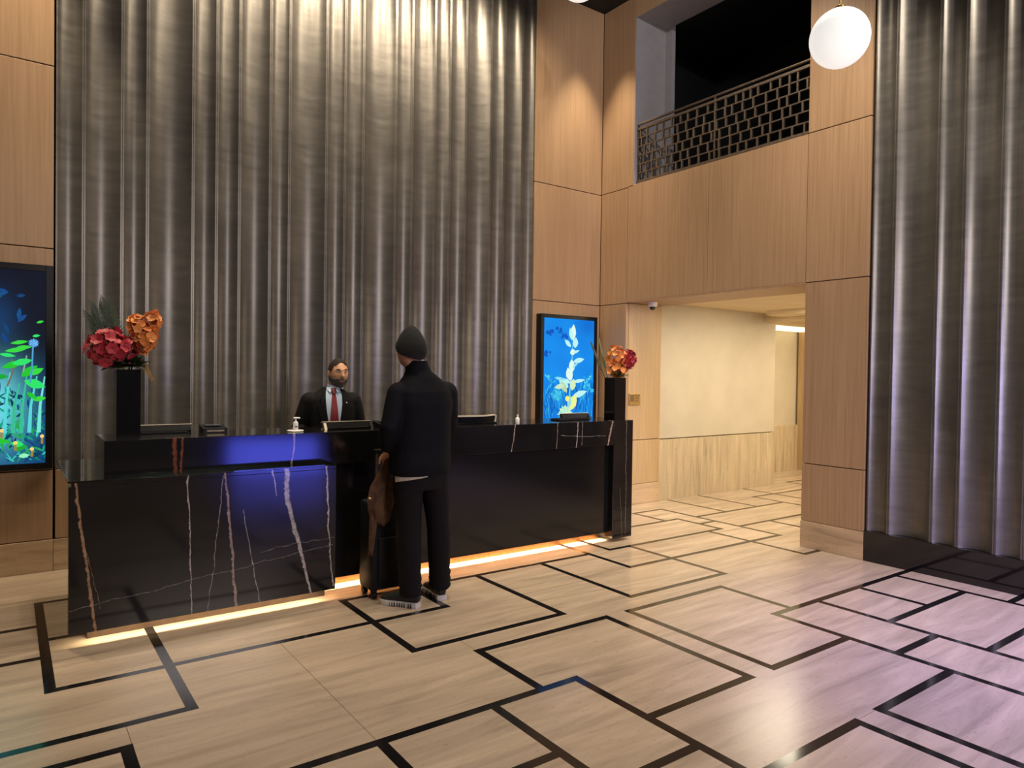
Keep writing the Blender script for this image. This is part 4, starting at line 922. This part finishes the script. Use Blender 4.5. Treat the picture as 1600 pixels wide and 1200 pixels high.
def chest_patch(name, rows_, off, mat, parent, th=.006, nx=8):
    mb = MB(); vs = []
    for (z, x0, x1) in rows_:
        for k in range(nx+1): vs.append(front(x0+(x1-x0)*k/nx, z, off))
    m = len(vs); n = len(rows_); vs += [v - RF.f*th for v in vs]; W1 = nx+1
    fs = [(i*W1+k, i*W1+k+1, (i+1)*W1+k+1, (i+1)*W1+k) for i in range(n-1) for k in range(nx)]; fs += [tuple(m+i for i in reversed(f)) for f in fs]
    rim = [(i*W1, (i+1)*W1) for i in range(n-1)] + [((i+1)*W1+nx, i*W1+nx) for i in range(n-1)] + [(k+1, k) for k in range(nx)] + [((n-1)*W1+k, (n-1)*W1+k+1) for k in range(nx)]
    fs += [(a, b, m+b, m+a) for a, b in rim]; mb.add(vs, fs); return mb.build(name, mat, parent, smooth=50)
chest_patch('shirt', [(.96, -.012, .012), (1.05, -.034, .034), (1.15, -.052, .052), (1.25, -.064, .064), (1.32, -.066, .066), (1.36, -.060, .060), (1.388, -.052, .052)], .006, M_shirt, rc, .012)
ti = chest_patch('tie', [(.97, -.010, .010), (1.02, -.034, .034), (1.10, -.034, .034), (1.20, -.028, .028), (1.30, -.018, .018), (1.345, -.013, .013)], .014, M_tie, rc, .008, 6)
kn = MB(); kv = []
for z, w in ((1.340, .014), (1.362, .022), (1.378, .023), (1.384, .018)):
    c = front(0, z, .012)
    kv += [c + RF.l*w*math.cos(2*PI*k/12) + RF.f*.014*math.sin(2*PI*k/12) for k in range(12)]
kn.add(kv, [(i*12+k, i*12+(k+1) % 12, (i+1)*12+(k+1) % 12, (i+1)*12+k) for i in range(3) for k in range(12)] + [tuple(range(11, -1, -1)), tuple(range(36, 48))]); kn.build('knot', plain('dark_red_knot', (.13, .008, .012), .5), ti, smooth=60)
for s in (-1, 1):
    chest_patch('lapel', [(.97, s*.010, s*.030), (1.06, s*.036, s*.080), (1.16, s*.054, s*.112), (1.245, s*.064, s*.128), (1.255, s*.064, s*.098), (1.30, s*.066, s*.108), (1.345, s*.062, s*.086), (1.385, s*.052, s*.062)], .011, M_suit, js, .010, 5)
    q = MB(); q.prism([front(s*.004, 1.385, .012), front(s*.050, 1.392, .004), front(s*.052, 1.372, .012), front(s*.030, 1.345, .016)], RF.f*.006); q.build('shirt_collar', M_shirt, rc)
cb = MB(); n = 30; vs = []
for z, r in ((1.395, .066), (1.438, .062), (1.438, .056), (1.395, .060)):
    c = Vector((2.183, 5.475, z)); vs += [c + Vector((r*math.cos(2*PI*k/n), r*math.sin(2*PI*k/n), .012*math.sin(2*PI*k/n))) for k in range(n)]
cb.add(vs, [(i*n+k, i*n+(k+1) % n, ((i+1) % 4)*n+(k+1) % n, ((i+1) % 4)*n+k) for i in range(4) for k in range(n)]); cb.build('collar_band', M_shirt, rc, smooth=50)
pn = front(.098, 1.265, .016); MB().ball(pn, (.006, .006, .006), 10, 6).build('lapel_pin', M_whitep, js, smooth=60)
mb = MB(); torso_rings(mb, [(0, 0, .70, .155, .12), (0, 0, .80, .16, .12), (0, 0, .90, .15, .11)], RF)
for s in 'LR': limb(mb, Vector(RJ['hp'+s])-Vector((0, 0, .03)), RJ['kn'+s], Vector(RJ['an'+s])-Vector((0, 0, .02)), (.092, .10), (.07, .075), (.058, .068), RF.l)
remesh(mb, 'trousers', M_suit, rc, .011, 5)
for s in (-1, 1): shoe(rc, RG(s*.11, -.05, 0), RG(s*.135, .23, 0), .10, M_shoe, M_shoe)
head_patch('hair', RH, lambda x, y, z: (z > .074 + .012*math.cos(x*60) if y > .045 else (z > .035 - .9*(.045-y) + (0 if y > 0 else .03)) if y > -.03 else z > -.062) and not (abs(x) > .07 and -.03 < y < .014 and z < .025), .006, M_hair, rc, wob=.012)
head_patch('beard', RH, lambda x, y, z: y > .004 and z < .0 and (z < -.070 or (abs(x) > .040 and z < -.018 - .75*max(0, y-.015)) or (z < -.040 and (z > -.052 or abs(x) > .027)) ) and not (abs(x) < .022 and -.075 < z < -.052) and not (z > -.034 and y > .055), .007, M_beard, rc, wob=.012)
eye_w = plain('eye_white', (.6, .56, .5), .3); iris = plain('dark_iris', (.015, .010, .006), .2); lip = plain('lip', (.30, .105, .085), .5)
for s in (-1, 1):
    e = MB().ball(RH(s*.031, .076, .009), .0115, 14, 9).build('eye', eye_w, rc, smooth=60)
    MB().ball(RH(s*.031 + .0015, .0845, .009), (.0048, .0040, .0048), 10, 6).build('iris', iris, e, smooth=60)
    MB().tube([RH(s*.016, .0925, .029), RH(s*.030, .0915, .034), RH(s*.048, .081, .029)], [.003, .0042, .002], 8).build('eyebrow', M_hair, rc, smooth=60)
mb = MB(); mb.tube([RH(-.021, .094, -.0625), RH(0, .1015, -.060), RH(.021, .094, -.0625)], [.0025, .005, .0025], 8); mb.tube([RH(-.018, .0945, -.0665), RH(0, .1015, -.0685), RH(.018, .0945, -.0665)], [.0025, .0055, .0025], 8); mb.build('lips', lip, rc, smooth=60)
mb = MB()
for s in (-1, 1): mb.tube([RH(s*.033 + .021*math.cos(a), .1035 - .010*abs(math.cos(a))*(1 if s*math.cos(a) > 0 else .2), .006 + .016*math.sin(a)) for a in [2*PI*k/20 for k in range(21)]], [.0009]*21, 6)
mb.tube([RH(-.012, .106, .010), RH(0, .112, .014), RH(.012, .106, .010)], [.0009]*3, 6); gl = mb.build('eyeglasses', M_bronze, rc, smooth=60)
for s in (-1, 1): MB().tube([RH(s*.054, .094, .010), RH(s*.077, .06, .012), RH(s*.083, .0, .010)], [.0009]*3, 6).build('temple', M_bronze, gl, smooth=60)
